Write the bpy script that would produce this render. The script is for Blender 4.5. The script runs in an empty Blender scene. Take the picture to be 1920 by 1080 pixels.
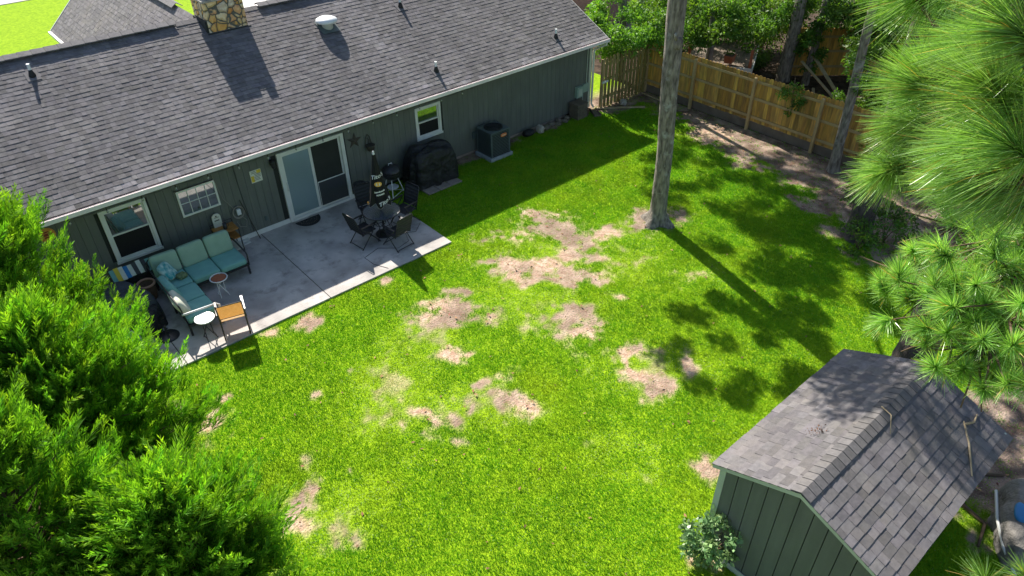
import bpy, math, random
import numpy as np
from mathutils import Vector, Matrix
random.seed(7); RNG = np.random.default_rng(11)
SC = bpy.context.scene
COL = SC.collection
# ---------------------------------------------------------------- camera, sky, sun, exposure
cam = bpy.data.cameras.new('camera'); camo = bpy.data.objects.new('camera', cam); COL.objects.link(camo)
cam.sensor_width = 36; cam.lens = 25.1; cam.clip_start = 0.05; cam.clip_end = 600
Rt = Vector((0.7552, -0.65538, -0.01209)); Up = Vector((0.40265, 0.44927, 0.79752)); Fw = Vector((0.51724, 0.60716, -0.60318))
M = Matrix((Rt, Up, -Fw)).transposed().to_4x4(); M.translation = (-6.3556, -16.8951, 10.4258)
camo.matrix_world = M; SC.camera = camo
SUN = Vector((0.166, 0.746, 0.645)).normalized()
w = bpy.data.worlds.new('World'); SC.world = w; w.use_nodes = True
bg = w.node_tree.nodes['Background']; sk = w.node_tree.nodes.new('ShaderNodeTexSky')
sk.sky_type = 'NISHITA'; sk.sun_disc = False; sk.sun_elevation = math.radians(40.2); sk.sun_rotation = math.radians(12.5)
w.node_tree.links.new(sk.outputs[0], bg.inputs[0]); bg.inputs[1].default_value = 0.088
sl = bpy.data.lights.new('sun', 'SUN'); sl.energy = 5.0; sl.angle = math.radians(0.5); sl.color = (1, .94, .84)
so = bpy.data.objects.new('sun', sl); COL.objects.link(so); so.rotation_euler = SUN.to_track_quat('Z', 'Y').to_euler()
SC.view_settings.view_transform = 'Standard'; SC.view_settings.look = 'None'; SC.view_settings.exposure = 1.02; SC.view_settings.gamma = 1

# ---------------------------------------------------------------- materials
def mat(name, c, r=.7, c2=None, sc=3., amt=None, bump=0., bs=None, metal=0., spec=.5, attr=False, trans=0., tint=None, w=None, det=4, c3=None, s3=1., p3=(.5,.62)):
    m = bpy.data.materials.new(name); m.use_nodes = True; nt = m.node_tree; N = nt.nodes; L = nt.links
    b = N['Principled BSDF']; b.inputs['Roughness'].default_value = r; b.inputs['Metallic'].default_value = metal
    b.inputs['Specular IOR Level'].default_value = spec
    tc = N.new('ShaderNodeTexCoord'); mp = N.new('ShaderNodeMapping'); L.new(tc.outputs['Object'], mp.inputs[0])
    if w: mp.inputs['Scale'].default_value = w
    c = tuple(c)+(1,)
    if c2 is None: c2 = tuple(x*.8 for x in c[:3])
    n = N.new('ShaderNodeTexNoise'); n.inputs['Scale'].default_value = sc; n.inputs['Detail'].default_value = det; L.new(mp.outputs[0], n.inputs[0])
    rp = N.new('ShaderNodeValToRGB'); rp.color_ramp.elements[0].position = .33; rp.color_ramp.elements[1].position = .67
    rp.color_ramp.elements[0].color = c; rp.color_ramp.elements[1].color = tuple(c2)+(1,)
    L.new(n.outputs[0], rp.inputs[0]); col = rp.outputs[0]
    if c3:
        n3 = N.new('ShaderNodeTexNoise'); n3.inputs['Scale'].default_value = s3; n3.inputs['Detail'].default_value = 9; n3.inputs['Roughness'].default_value = .65; L.new(tc.outputs['Object'], n3.inputs[0])
        r3_ = N.new('ShaderNodeMapRange'); r3_.inputs[1].default_value = p3[0]; r3_.inputs[2].default_value = p3[1]; L.new(n3.outputs[0], r3_.inputs[0])
        m3 = N.new('ShaderNodeMix'); m3.data_type = 'RGBA'; L.new(r3_.outputs[0], m3.inputs[0]); L.new(col, m3.inputs[6]); m3.inputs[7].default_value = tuple(c3)+(1,); col = m3.outputs[2]
    if attr:
        a = N.new('ShaderNodeAttribute'); a.attribute_name = 'Col'
        mx = N.new('ShaderNodeMix'); mx.data_type = 'RGBA'; mx.blend_type = 'MULTIPLY'; mx.inputs[0].default_value = 1
        L.new(col, mx.inputs[6]); L.new(a.outputs[0], mx.inputs[7]); col = mx.outputs[2]
    L.new(col, b.inputs['Base Color'])
    if bump:
        n2 = N.new('ShaderNodeTexNoise'); n2.inputs['Scale'].default_value = bs or sc*6; n2.inputs['Detail'].default_value = 6; L.new(mp.outputs[0], n2.inputs[0])
        bp = N.new('ShaderNodeBump'); bp.inputs['Strength'].default_value = bump; bp.inputs['Distance'].default_value = .02 if (bs or sc*6)>8 else .12
        L.new(n2.outputs[0], bp.inputs['Height']); L.new(bp.outputs[0], b.inputs['Normal'])
    if trans:
        t = N.new('ShaderNodeBsdfTranslucent'); ms = N.new('ShaderNodeMixShader'); ms.inputs[0].default_value = trans
        if tint:
            mt = N.new('ShaderNodeMix'); mt.data_type = 'RGBA'; mt.blend_type = 'MULTIPLY'; mt.inputs[0].default_value = 1
            L.new(col, mt.inputs[6]); mt.inputs[7].default_value = tuple(tint)+(1,); L.new(mt.outputs[2], t.inputs[0])
        else: L.new(col, t.inputs[0])
        L.new(b.outputs[0], ms.inputs[1]); L.new(t.outputs[0], ms.inputs[2]); L.new(ms.outputs[0], N['Material Output'].inputs[0])
    return m
def glass(name, base, refl, rough=.03, see=0.):
    m = bpy.data.materials.new(name); m.use_nodes = True; nt = m.node_tree; N = nt.nodes; L = nt.links
    b = N['Principled BSDF']; b.inputs['Base Color'].default_value = tuple(base)+(1,); b.inputs['Roughness'].default_value = .5
    g = N.new('ShaderNodeBsdfGlossy'); g.inputs['Roughness'].default_value = rough; g.inputs[0].default_value = (.9, .95, .95, 1)
    lw = N.new('ShaderNodeFresnel'); lw.inputs[0].default_value = 1.5
    ad = N.new('ShaderNodeMath'); ad.operation = 'ADD'; ad.inputs[1].default_value = refl; L.new(lw.outputs[0], ad.inputs[0])
    base_out = b.outputs[0]
    if see:
        t = N.new('ShaderNodeBsdfTransparent'); t.inputs[0].default_value = (.75, .8, .85, 1); m2 = N.new('ShaderNodeMixShader'); m2.inputs[0].default_value = see
        L.new(b.outputs[0], m2.inputs[1]); L.new(t.outputs[0], m2.inputs[2]); base_out = m2.outputs[0]
    ms = N.new('ShaderNodeMixShader'); L.new(ad.outputs[0], ms.inputs[0]); L.new(base_out, ms.inputs[1]); L.new(g.outputs[0], ms.inputs[2])
    L.new(ms.outputs[0], N['Material Output'].inputs[0]); return m
MT = {}
MT['siding'] = mat('siding', (.145,.155,.135), .8, (.118,.128,.110), 1.2, c3=(.105,.11,.098), s3=.8, p3=(.45,.8), bump=.25, bs=40, w=(6,6,.8))
MT['groove'] = mat('groove', (.03,.033,.028), .95)
MT['gutterwhite'] = mat('gutter_white', (.88,.80,.80), .5, (.74,.68,.68), 2.5)
MT['white'] = mat('white_paint', (.74,.74,.70), .5, (.62,.63,.58), 2.5)
MT['trimgreen'] = mat('pale_green_trim', (.50,.55,.45), .6, (.42,.46,.38), 3)
MT['shingle'] = mat('shingle', (.152,.145,.148), .95, (.108,.103,.105), 9, attr=True, c3=(.20,.188,.185), s3=.55, p3=(.5,.75), bump=.5, bs=160)
MT['shingle2'] = mat('shingle_shed', (.150,.141,.143), .95, (.110,.104,.106), 14, attr=True, c3=(.17,.155,.14), s3=1.2, p3=(.5,.75), bump=.5, bs=200)
MT['vent'] = mat('ridge_vent_cap', (.17,.16,.165), .9, (.12,.115,.12), 10, bump=.4)
MT['metalwhite'] = mat('white_metal', (.75,.76,.76), .4, (.65,.67,.68), 5)
MT['black'] = mat('black_metal', (.016,.016,.018), .4, (.024,.024,.026), 6)
MT['sling'] = mat('black_sling', (.013,.015,.018), .75, (.02,.022,.026), 60)
MT['tan'] = mat('tan_sling', (.78,.56,.30), .8, (.70,.48,.24), 30, trans=.55)
MT['teal'] = mat('teal_fabric', (.20,.43,.38), .9, (.17,.38,.34), 5, bump=.3, bs=60)
MT['sage'] = mat('sage_fabric', (.31,.45,.34), .9, (.27,.40,.30), 5, bump=.3, bs=60)
MT['sunlit_cushion'] = mat('sunlit_fabric', (.60,.62,.50), .9, (.5,.52,.42), 5)  # sofa cushion fabric with sunlight painted into its pale colour
MT['wood'] = mat('amber_wood', (.50,.25,.06), .45, (.30,.12,.03), 5, w=(1,8,8))
MT['lumber'] = mat('raw_lumber', (.46,.36,.22), .8, (.34,.26,.15), 5, bump=.3)
MT['fence'] = mat('fence_board', (.60,.34,.07), .85, (.30,.185,.055), 1.9, attr=True, bump=.4, bs=40, w=(8,8,1))
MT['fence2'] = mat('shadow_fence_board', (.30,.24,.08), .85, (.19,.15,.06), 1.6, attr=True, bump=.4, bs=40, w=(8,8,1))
MT['rail'] = mat('fence_rail', (.46,.33,.15), .85, (.34,.24,.11), 3, bump=.4)
MT['rot'] = mat('fence_rot_board', (.12,.09,.065), .95, (.17,.135,.10), 3, bump=.3)
MT['bark'] = mat('grey_bark', (.30,.265,.225), .95, (.085,.072,.06), 9, bump=1., bs=26, w=(1.6,1.6,.45), det=9, c3=(.36,.37,.35), s3=2.2, p3=(.56,.68))
MT['pinebark'] = mat('pine_bark', (.125,.095,.085), .95, (.045,.037,.036), 7, bump=1., bs=16, w=(1.5,1.5,.6))
MT['twig'] = mat('twig', (.13,.085,.05), .9)
MT['cover'] = mat('black_cover', (.006,.006,.007), .6, (.016,.017,.019), 4, bump=1., bs=5)
MT['greycover'] = mat('grey_cover', (.075,.08,.09), .7, (.05,.055,.065), 3, bump=1., bs=5)
MT['bag'] = mat('pale_bag', (.42,.43,.52), .6, (.55,.52,.48), 4, bump=.4, bs=9)
MT['stone'] = mat('stone', (.20,.17,.13), .9, (.12,.10,.08), 5, bump=.5)
MT['palestone'] = mat('pale_stone', (.5,.46,.4), .9, (.3,.27,.23), 8, bump=.5)
MT['paver'] = mat('paver', (.30,.25,.21), .9, (.22,.18,.15), 5, bump=.4)
MT['pad'] = mat('concrete_pad', (.32,.36,.38), .9, (.24,.27,.28), 5, bump=.3)
MT['acgrey'] = mat('grey_green_metal', (.10,.13,.13), .5, (.08,.105,.105), 4)
MT['acdark'] = mat('dark_grille', (.02,.024,.025), .5)
MT['orange'] = mat('orange_badge', (.65,.16,.04), .5, (.75,.25,.08), 20)
MT['brick'] = mat('red_brown_brick', (.40,.13,.06), .8, (.28,.085,.04), 6, bump=.3)
MT['pinkbrick'] = mat('pink_brick', (.46,.28,.22), .9, (.36,.2,.16), 12, bump=.3)
MT['palegreen'] = mat('pale_green_box', (.30,.40,.32), .5, (.25,.34,.28), 5)
MT['tan_box'] = mat('tan_plastic', (.16,.13,.09), .7, (.11,.09,.065), 9, bump=.4)
MT['rust'] = mat('rusty_metal', (.045,.042,.035), .8, (.07,.055,.04), 8)
MT['cable'] = mat('pale_cable', (.30,.28,.24), .7)
MT['bulb'] = glass('bulb_glass', (.25,.25,.22), .15)
MT['pane_up'] = glass('reflective_pane', (.02,.03,.025), .30)
MT['pane_dk'] = mat('insect_screen', (.012,.012,.013), .6, (.016,.016,.018), 30, spec=.2)
MT['pane_blind'] = glass('frosted_pane', (.20,.28,.30), .10, .12)
MT['pane_room'] = mat('dark_room_screen', (.008,.007,.008), .7, (.012,.010,.010), 3, spec=.15)
MT['table_glass'] = glass('smoked_table_glass', (.13,.15,.18), .22, .15, see=.25)
MT['tarp'] = mat('grey_tarp', (.17,.16,.15), .8, (.24,.22,.20), 3, bump=1., bs=5)
MT['blue'] = mat('blue_print', (.03,.22,.5), .6)
MT['paper'] = mat('paper_white', (.7,.7,.62), .7, (.62,.62,.5), 12)
MT['yellow'] = mat('yellow_print', (.75,.55,.05), .7)
MT['ink'] = mat('ink', (.06,.06,.06), .7)
MT['text'] = mat('white_print', (.75,.74,.68), .7)
MT['gold'] = mat('orange_print', (.72,.33,.05), .7, (.85,.5,.1), 30)
MT['needle'] = mat('pine_needle', (.20,.38,.075), .30, (.13,.30,.05), 3, attr=True, trans=.40, tint=(1.1,1.15,.5), spec=.6)
MT['juniper'] = mat('juniper_foliage', (.13,.36,.022), .6, (.075,.26,.018), 2.5, attr=True, trans=.40, tint=(1.3,1.35,.45), spec=.3)
MT['leaf'] = mat('broad_leaf', (.10,.235,.03), .55, (.06,.16,.025), 1.5, attr=True, trans=.42, tint=(1.3,1.3,.5), spec=.4)
MT['leafshrub'] = mat('shrub_leaf', (.22,.40,.17), .4, (.13,.29,.11), 4, attr=True, trans=.3, spec=.4)
MT['grass'] = mat('grass_blade', (.160,.385,.012), .6, (.115,.325,.010), .7, attr=True, trans=.42, tint=(1.3,1.25,.5), spec=.25)
MT['mulch'] = mat('mulch', (.07,.045,.03), 1, (.12,.08,.05), 12, bump=.8)

# ---------------------------------------------------------------- object helpers
def tag(o, label, cat, group=None, kind=None):
    if label: o['label'] = label
    if cat: o['category'] = cat
    if group: o['group'] = group
    if kind: o['kind'] = kind
    return o
def thing(name, label, cat, loc=(0,0,0), rz=0, group=None):
    o = bpy.data.objects.new(name, None); o.empty_display_size = .2; COL.objects.link(o)
    o.location = loc; o.rotation_euler = (0,0,rz); return tag(o, label, cat, group)
def mesh_np(name, V, F, m, parent=None, cols=None, smooth=False):
    """V (n,3); F (k,3|4) int array; cols per-vertex rgb"""
    me = bpy.data.meshes.new(name); V = np.asarray(V, np.float32); F = np.asarray(F, np.int32); k = F.shape[1]
    me.vertices.add(len(V)); me.vertices.foreach_set('co', V.ravel())
    me.loops.add(F.size); me.loops.foreach_set('vertex_index', F.ravel())
    me.polygons.add(len(F)); me.polygons.foreach_set('loop_start', np.arange(0, F.size, k, dtype=np.int32)); me.polygons.foreach_set('loop_total', np.full(len(F), k, np.int32))
    if smooth: me.polygons.foreach_set('use_smooth', np.ones(len(F), bool))
    me.update(calc_edges=True)
    if cols is not None:
        a = me.color_attributes.new('Col', 'FLOAT_COLOR', 'POINT'); c = np.ones((len(V),4), np.float32); c[:,:3] = cols; a.data.foreach_set('color', c.ravel())
    me.materials.append(m); o = bpy.data.objects.new(name, me); COL.objects.link(o)
    if parent: o.parent = parent
    return o
def rotm(rx=0, ry=0, rz=0): return np.array(Matrix.Rotation(rz,3,'Z') @ Matrix.Rotation(ry,3,'Y') @ Matrix.Rotation(rx,3,'X'))
class MB:
    def __init__(s): s.v=[]; s.f=[]; s.c=[]; s.mi=[]; s.cm=0; s.mats=[]; s.cc=(1,1,1)
    def mat(s, m):
        if m not in s.mats: s.mats.append(m)
        s.cm = s.mats.index(m); return s
    def add(s, vs, fs, c=None):
        n = len(s.v); s.v += [tuple(map(float,v)) for v in vs]; s.c += [c or s.cc]*len(vs)
        s.f += [tuple(i+n for i in f) for f in fs]; s.mi += [s.cm]*len(fs); return s
    def box(s, x0,x1,y0,y1,z0,z1, R=None, o=(0,0,0), c=None):
        P = [(x,y,z) for x in (x0,x1) for y in (y0,y1) for z in (z0,z1)]
        if R is not None: P = [tuple(np.array(R)@np.array(q)+np.array(o)) for q in P]
        return s.add(P, [(0,1,3,2),(4,6,7,5),(0,4,5,1),(2,3,7,6),(0,2,6,4),(1,5,7,3)], c)
    def hexa(s, P, c=None): return s.add(P, [(0,1,3,2),(4,6,7,5),(0,4,5,1),(2,3,7,6),(0,2,6,4),(1,5,7,3)], c)
    def bar(s, a, b, wd, hg, c=None):
        a,b = Vector(a),Vector(b); d=(b-a).normalized(); u=Vector((0,0,1)) if abs(d.z)<.95 else Vector((0,1,0))
        x=d.cross(u).normalized()*wd/2; y=x.cross(d).normalized()*hg/2
        return s.hexa([p+sx*x+sy*y for p in (a,b) for sx in (-1,1) for sy in (-1,1)], c)
    def tube(s, pts, r, n=8, cap=True):
        pts=[Vector(p) for p in pts]; rs = r if isinstance(r,(list,tuple)) else [r]*len(pts); base=len(s.v); vs=[]; prev=None
        for i,p in enumerate(pts):
            d=((pts[min(i+1,len(pts)-1)]-pts[max(i-1,0)])).normalized()
            if prev is None: a=d.orthogonal().normalized()
            else: a=(prev-d*prev.dot(d)).normalized()
            prev=a; b=d.cross(a)
            vs += [p+(a*math.cos(t)+b*math.sin(t))*rs[i] for t in [2*math.pi*k/n for k in range(n)]]
        fs=[(i*n+k,i*n+(k+1)%n,(i+1)*n+(k+1)%n,(i+1)*n+k) for i in range(len(pts)-1) for k in range(n)]
        if cap: fs += [tuple(range(n))[::-1], tuple((len(pts)-1)*n+k for k in range(n))]
        return s.add(vs, fs)
    def lathe(s, prof, o=(0,0,0), n=24, sq=(1,1), R=None):
        vs=[(rr*math.cos(2*math.pi*k/n)*sq[0], rr*math.sin(2*math.pi*k/n)*sq[1], z) for rr,z in prof for k in range(n)]
        if R is not None: vs=[tuple(np.array(R)@np.array(q)) for q in vs]
        vs=[(x+o[0],y+o[1],z+o[2]) for x,y,z in vs]
        fs=[(i*n+k,i*n+(k+1)%n,(i+1)*n+(k+1)%n,(i+1)*n+k) for i in range(len(prof)-1) for k in range(n)]
        fs += [tuple(range(n))[::-1], tuple((len(prof)-1)*n+k for k in range(n))]
        return s.add(vs, fs)
    def pillow(s, c, sz, R=None, e=.35, n=14, m=10, puff=1., noise=0.):
        def sp(t,e): return math.copysign(abs(t)**e, t)
        vs=[]
        for i in range(m+1):
            ph=-math.pi/2+math.pi*i/m
            for k in range(n*2):
                th=math.pi*k/n
                q=np.array([sp(math.cos(ph),e*puff)*sp(math.cos(th),e), sp(math.cos(ph),e*puff)*sp(math.sin(th),e), sp(math.sin(ph),max(e,.5)*1.)])*np.array(sz)/2
                if noise: q = q*(1+noise*math.sin(7*q[0]/sz[0]+5*q[1]/sz[1]+3*i))
                if R is not None: q=np.array(R)@q
                vs.append(q+np.array(c))
        N=n*2
        return s.add(vs, [(i*N+k,i*N+(k+1)%N,(i+1)*N+(k+1)%N,(i+1)*N+k) for i in range(m) for k in range(N)])
    def build(s, name, m=None, parent=None, smooth=False, bevel=0, attr=False, label=None):
        me=bpy.data.meshes.new(name); me.from_pydata(s.v,[],s.f); me.update()
        if attr:
            a=me.color_attributes.new('Col','FLOAT_COLOR','POINT'); a.data.foreach_set('color', np.array([(*c,1) for c in s.c],np.float32).ravel())
        if s.mats:
            for q in s.mats: me.materials.append(MT[q])
            me.polygons.foreach_set('material_index', s.mi)
        else: me.materials.append(MT[m] if isinstance(m,str) else m)
        if smooth: me.polygons.foreach_set('use_smooth', [True]*len(me.polygons))
        o=bpy.data.objects.new(name, me); COL.objects.link(o)
        if parent: o.parent=parent
        if bevel:
            b=o.modifiers.new('bevel','BEVEL'); b.width=bevel; b.segments=2; b.limit_method='ANGLE'
        if label: o['label']=label
        return o
def copy_tree(o, parent=None):
    c=o.copy(); COL.objects.link(c); c.parent=parent
    for ch in list(o.children): copy_tree(ch, c)
    return c
_tab = RNG.random((256,256))
def vn(x, y, s, seed=0):
    x=np.asarray(x)/s+seed*17.3; y=np.asarray(y)/s+seed*9.1; xi=np.floor(x).astype(int); yi=np.floor(y).astype(int); fx=x-xi; fy=y-yi
    fx=fx*fx*(3-2*fx); fy=fy*fy*(3-2*fy); g=lambda a,b:_tab[a%256,b%256]
    return (g(xi,yi)*(1-fx)+g(xi+1,yi)*fx)*(1-fy)+(g(xi,yi+1)*(1-fx)+g(xi+1,yi+1)*fx)*fy
def fbm(x, y, s, seed=0, o=4):
    t=0; a=.5; 
    for i in range(o): t=t+a*vn(x,y,s/2**i,seed+i); a*=.5
    return t/(1-.5**o)
def sstep(a,b,x): t=np.clip((x-a)/(b-a),0,1); return t*t*(3-2*t)

# ---------------------------------------------------------------- ground, patches, grass
PATCH=[(3.78,-4.10,0.36,0.40),(5.20,-5.56,1.15,1.01),(5.04,-6.61,0.95,1.0),(5.46,-4.23,0.45,0.40),(3.57,-6.09,1.07,0.79),(4.27,-7.18,0.79,0.76),(3.04,-8.30,0.75,0.8),(1.06,-6.22,0.72,0.66),(0.14,-7.37,0.37,0.33),(2.66,-10.32,0.39,0.66),(2.71,-10.99,0.59,0.33),(3.16,-9.81,0.57,0.37),(3.54,-10.99,0.16,0.41),(-1.28,-8.71,0.75,0.48),(-1.31,-8.31,0.48,0.19),(-1.33,-9.29,0.23,0.20),(0.32,-9.17,0.42,0.6),(-0.03,-8.41,0.24,0.16),(6.27,-8.82,0.50,0.45),(4.27,-8.33,0.19,0.21),(-4.60,-5.86,0.55,0.42),(-4.50,-6.30,0.19,0.13),(-3.66,-7.90,0.21,0.34),(-3.20,-8.55,0.12,0.12),(-4.5,-9.08,0.48,0.34),(-4.2,-9.76,0.38,0.28),(-3.9,-8.5,.25,.5),(0.51,-4.07,0.18,0.16),(-2.73,-6.40,0.16,0.12),(-2.59,-3.98,0.23,0.15),(-1.73,-4.17,0.25,0.24),(-1.85,-6.27,0.11,0.09),(-4.10,-5.24,0.15,0.16),(7.61,-6.71,0.62,0.60),(1.72,-12.91,0.23,0.24),(0.27,-13.98,0.30,0.26),(0.47,-10.98,0.20,0.15),(13.3,-4.18,0.81,0.93)]
SPARSE=[(-1.5,-7.6,1.4,1.4),(5.5,-7.2,1.6,1.4),(2.69,-7.06,1.9,1.4),(4.4,-6,2.2,1.8),(2.8,-10.4,1.1,1.1),(-.6,-8.6,1.5,.9),(6.2,-8.8,1.0,.8),(.3,-6.6,1.0,.8),(-4.3,-9,1.0,1.3),(.8,-11.3,.9,.7)]
GZ=-.045
def field(x, y):
    """bare 0..1, straw 0..1 (else earth), thin 0..1"""
    nz=(fbm(x,y,.75,3,6)-.5)*.8+(fbm(x,y,.17,13,3)-.5)*.45; nz2=fbm(x,y,1.6,8,4)-.5
    f=np.full(np.shape(x),-1.); th=np.full(np.shape(x),-1.)
    ca,sa=math.cos(-.74),math.sin(-.74)
    for (cx,cy,rx,ry) in PATCH:
        dx,dy=x-cx,y-cy; d=np.sqrt(((dx*ca+dy*sa)/rx)**2+((-dx*sa+dy*ca)/ry)**2); f=np.maximum(f,1.22-d*.92)
    for (cx,cy,rx,ry) in SPARSE:
        dx,dy=x-cx,y-cy; d=np.sqrt(((dx*ca+dy*sa)/rx)**2+((-dx*sa+dy*ca)/ry)**2); th=np.maximum(th,1.15-d)
    ring=((x-3.0)**2+(y+10.25)**2)<.13
    f=np.where(ring,f-.7,f)
    bare=sstep(.0,.85,f+nz*3.3-.12); bare=np.maximum(bare,.55*sstep(.85,1.6,th+nz*3.6)); thin=sstep(-.1,.9,th+nz*1.8+nz2)
    straw=np.where(np.hypot(x-7.6,y+6.7)<.9,.25,.35+.65*sstep(.35,.6,fbm(x,y,.9,91,3)))
    ex=np.interp(y,[-18,-15,-12,-10,-8.5,-7.4,-4.2,-2.6,-1,0],[13,12.6,10.9,10.7,11.9,12.3,12.9,13.4,13.8,13.9])
    e=sstep(-.25,.25,(x-ex)*.7+nz*2.4+nz2*1.2)
    e=np.maximum(e, sstep(-.1,.1,(x-14.1)))
    e=np.maximum(e, sstep(-.15,.2,np.minimum(x-4.2,(-15.3-y))*.6+nz*1.8))     # behind shed
    e=np.maximum(e, sstep(-.1,.15,(y+.42)+nz*.9)*(x>5.0)*(y<.5)*(x<14.5))
    e=np.maximum(e, sstep(-.1,.15,(y+.95)+nz*.9)*(x>11.9)*(y<0)*(x<14.5))
    e=np.maximum(e, sstep(-.2,.3,(-5.35-x)+nz*1.6+nz2)*(y<-3))
    straw=np.where(e>bare,.12,straw); bare=np.maximum(bare,e)
    return bare, straw, thin
xs=np.concatenate([np.array([-200,-120,-70,-40,-22,-14,-11]),np.arange(-9.5,15.5,.07),np.array([16,17,18.5,20,23,28,35,50,80,130,220])])
ys=np.concatenate([np.array([-200,-120,-60,-35,-24,-20]),np.arange(-18,.35,.07),np.array([1,4,9,14,20,27,35,50,80,130,220])])
X,Y=np.meshgrid(xs,ys,indexing='ij'); Z=GZ+(fbm(X,Y,2.2,5)-.5)*.05*((X>-9.4)&(X<14.4)&(Y<-4.2)&(Y>-18))
B_,S_,T_=field(X,Y)
front=(Y>.6)&(X<14.9+0*Y); B_=np.where(front,0,B_); B_=np.where((X>15)&(Y<6),1,B_); S_=np.where(X>15,0.,S_); T_=np.where((X>14.45)&(Y<5.2)&(X<60),2.,T_)
cc=np.stack([B_,S_,T_],-1).reshape(-1,3); nx,ny=X.shape
I=(np.arange(nx-1)[:,None]*ny+np.arange(ny-1)[None]).ravel()
gm=bpy.data.materials.new('lawn_soil'); gm.use_nodes=True; nt=gm.node_tree; N=nt.nodes; L=nt.links; b=N['Principled BSDF']; b.inputs['Roughness'].default_value=1; b.inputs['Specular IOR Level'].default_value=.1
a=N.new('ShaderNodeAttribute'); a.attribute_name='Col'; sp=N.new('ShaderNodeSeparateColor'); L.new(a.outputs[0],sp.inputs[0]); tc=N.new('ShaderNodeTexCoord')
def nz(scale,c0,c1,p0=.35,p1=.65,det=8):
    n=N.new('ShaderNodeTexNoise'); n.inputs['Scale'].default_value=scale; n.inputs['Detail'].default_value=det; L.new(tc.outputs['Object'],n.inputs[0])
    r=N.new('ShaderNodeValToRGB'); r.color_ramp.elements[0].position=p0; r.color_ramp.elements[1].position=p1; r.color_ramp.elements[0].color=(*c0,1); r.color_ramp.elements[1].color=(*c1,1); L.new(n.outputs[0],r.inputs[0]); return r.outputs[0]
def mx(f,a_,b_):
    m=N.new('ShaderNodeMix'); m.data_type='RGBA'; L.new(f,m.inputs[0]); L.new(a_,m.inputs[6]); L.new(b_,m.inputs[7]); return m.outputs[2]
green=nz(9,(.15,.28,.006),(.29,.44,.012),.3,.7); straw=nz(9,(.40,.235,.165),(.66,.49,.38),.3,.7); earth=nz(2.2,(.10,.07,.055),(.36,.275,.22),.4,.66); mul=nz(4,(.035,.025,.018),(.10,.07,.05))
mr=N.new('ShaderNodeMapRange'); mr.inputs[1].default_value=1.5; mr.inputs[2].default_value=2.0; L.new(sp.outputs[2],mr.inputs[0])
L.new(mx(mr.outputs[0],mx(sp.outputs[0],green,mx(sp.outputs[1],earth,straw)),mul),b.inputs['Base Color'])
n=N.new('ShaderNodeTexNoise'); n.inputs['Scale'].default_value=22; n.inputs['Detail'].default_value=8; L.new(tc.outputs['Object'],n.inputs[0])
bp=N.new('ShaderNodeBump'); bp.inputs['Strength'].default_value=.7; bp.inputs['Distance'].default_value=.05; L.new(n.outputs[0],bp.inputs['Height']); L.new(bp.outputs[0],b.inputs['Normal'])
g=mesh_np('ground',np.stack([X,Y,Z],-1).reshape(-1,3),np.stack([I,I+ny,I+ny+1,I+1],-1),gm,cols=cc,smooth=True); tag(g,'ground of the back yard with lawn soil, straw patches and bare dirt','ground',kind='structure')

PX0,PX1,PY0=-7.6,2.735,-3.79
SHED=(.29,-13.63,3.72)
def grass():
    n=1650000
    x=RNG.uniform(-7.5,15,n); y=RNG.uniform(-17.6,.1,n)
    ok=~((x>PX0)&(x<PX1-.02)&(y>PY0+.02))&~((y>-.05))
    ok&=~((x>.45)&(x<3.95)&(y<-13.8)&(y>-16.15))
    d=np.hypot(x+6.4,y+16.9); ok&=RNG.random(n)<np.clip(1.25-(d-9)/26,.55,1)
    ok&=(y-(-16.9))>-(x+6.4)*.12-2.0                                  # nothing of the yard behind the viewer
    x,y=x[ok],y[ok]; ba,st,th=field(x,y); keep=1-ba**1.5*(.97-.35*sstep(.55,.7,fbm(x,y,.2,95,3))); keep*=(1-.55*th*sstep(.4,.62,fbm(x,y,.22,21,4))); keep*=1-.18*sstep(.55,.7,fbm(x,y,.5,25,4))
    r=RNG.random(len(x)); dead=(r>keep)&(RNG.random(len(x))<.45*st*np.clip(ba*1.5,0,1)+.16*th)
    dead|=(RNG.random(len(x))<.17*th+.02)
    k=(r<keep)|dead; x,y,dead,th,ba=x[k],y[k],dead[k],th[k],ba[k]; n=len(x); d=np.hypot(x+6.4,y+16.9)
    z=GZ+(fbm(x,y,2.2,5)-.5)*.05*((x<14.4)&(y<-4.2))
    clump=fbm(x,y,.11,31,2); h=RNG.uniform(.03,.055,n)*(.6+.7*clump)*(1-.45*th)*(1-.4*ba); wd=RNG.uniform(.0035,.0062,n)*np.clip(d/14,1,1.8)
    az=RNG.uniform(0,2*np.pi,n); ln=RNG.uniform(.2,1.1,n)*np.where(dead,2.5,1); h=np.where(dead,h*.35,h)
    az2=az+RNG.uniform(1,2,n)
    P0=np.stack([x-np.cos(az2)*wd,y-np.sin(az2)*wd,z],-1); P1=np.stack([x+np.cos(az2)*wd,y+np.sin(az2)*wd,z],-1)
    P2=np.stack([x+np.cos(az)*h*ln,y+np.sin(az)*h*ln,z+h],-1)
    V=np.stack([P0,P1,P2],1).reshape(-1,3)
    hue=fbm(x,y,1.3,41,4); v=RNG.uniform(.78,1.22,n)*(.78+.44*fbm(x,y,.45,51,4))
    yel=np.clip(th*.7+(hue-.5)*2.2+.12+(fbm(x,y,.3,43,3)-.5)*.8,0,1)
    c=np.stack([v*(1+.9*yel),v*(1+.12*yel),v*(1+.6*yel)],-1)
    dc=np.array([2.9,1.35,30.])[None]*RNG.uniform(.7,1.15,n)[:,None]
    c=np.where(dead[:,None],dc,c); c=np.repeat(c,3,0)
    o=mesh_np('grass',V,np.arange(3*n).reshape(-1,3),MT['grass'],cols=c); tag(o,'mown bright green lawn grass thinning out around straw patches','grass',kind='stuff')
grass()

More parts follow.
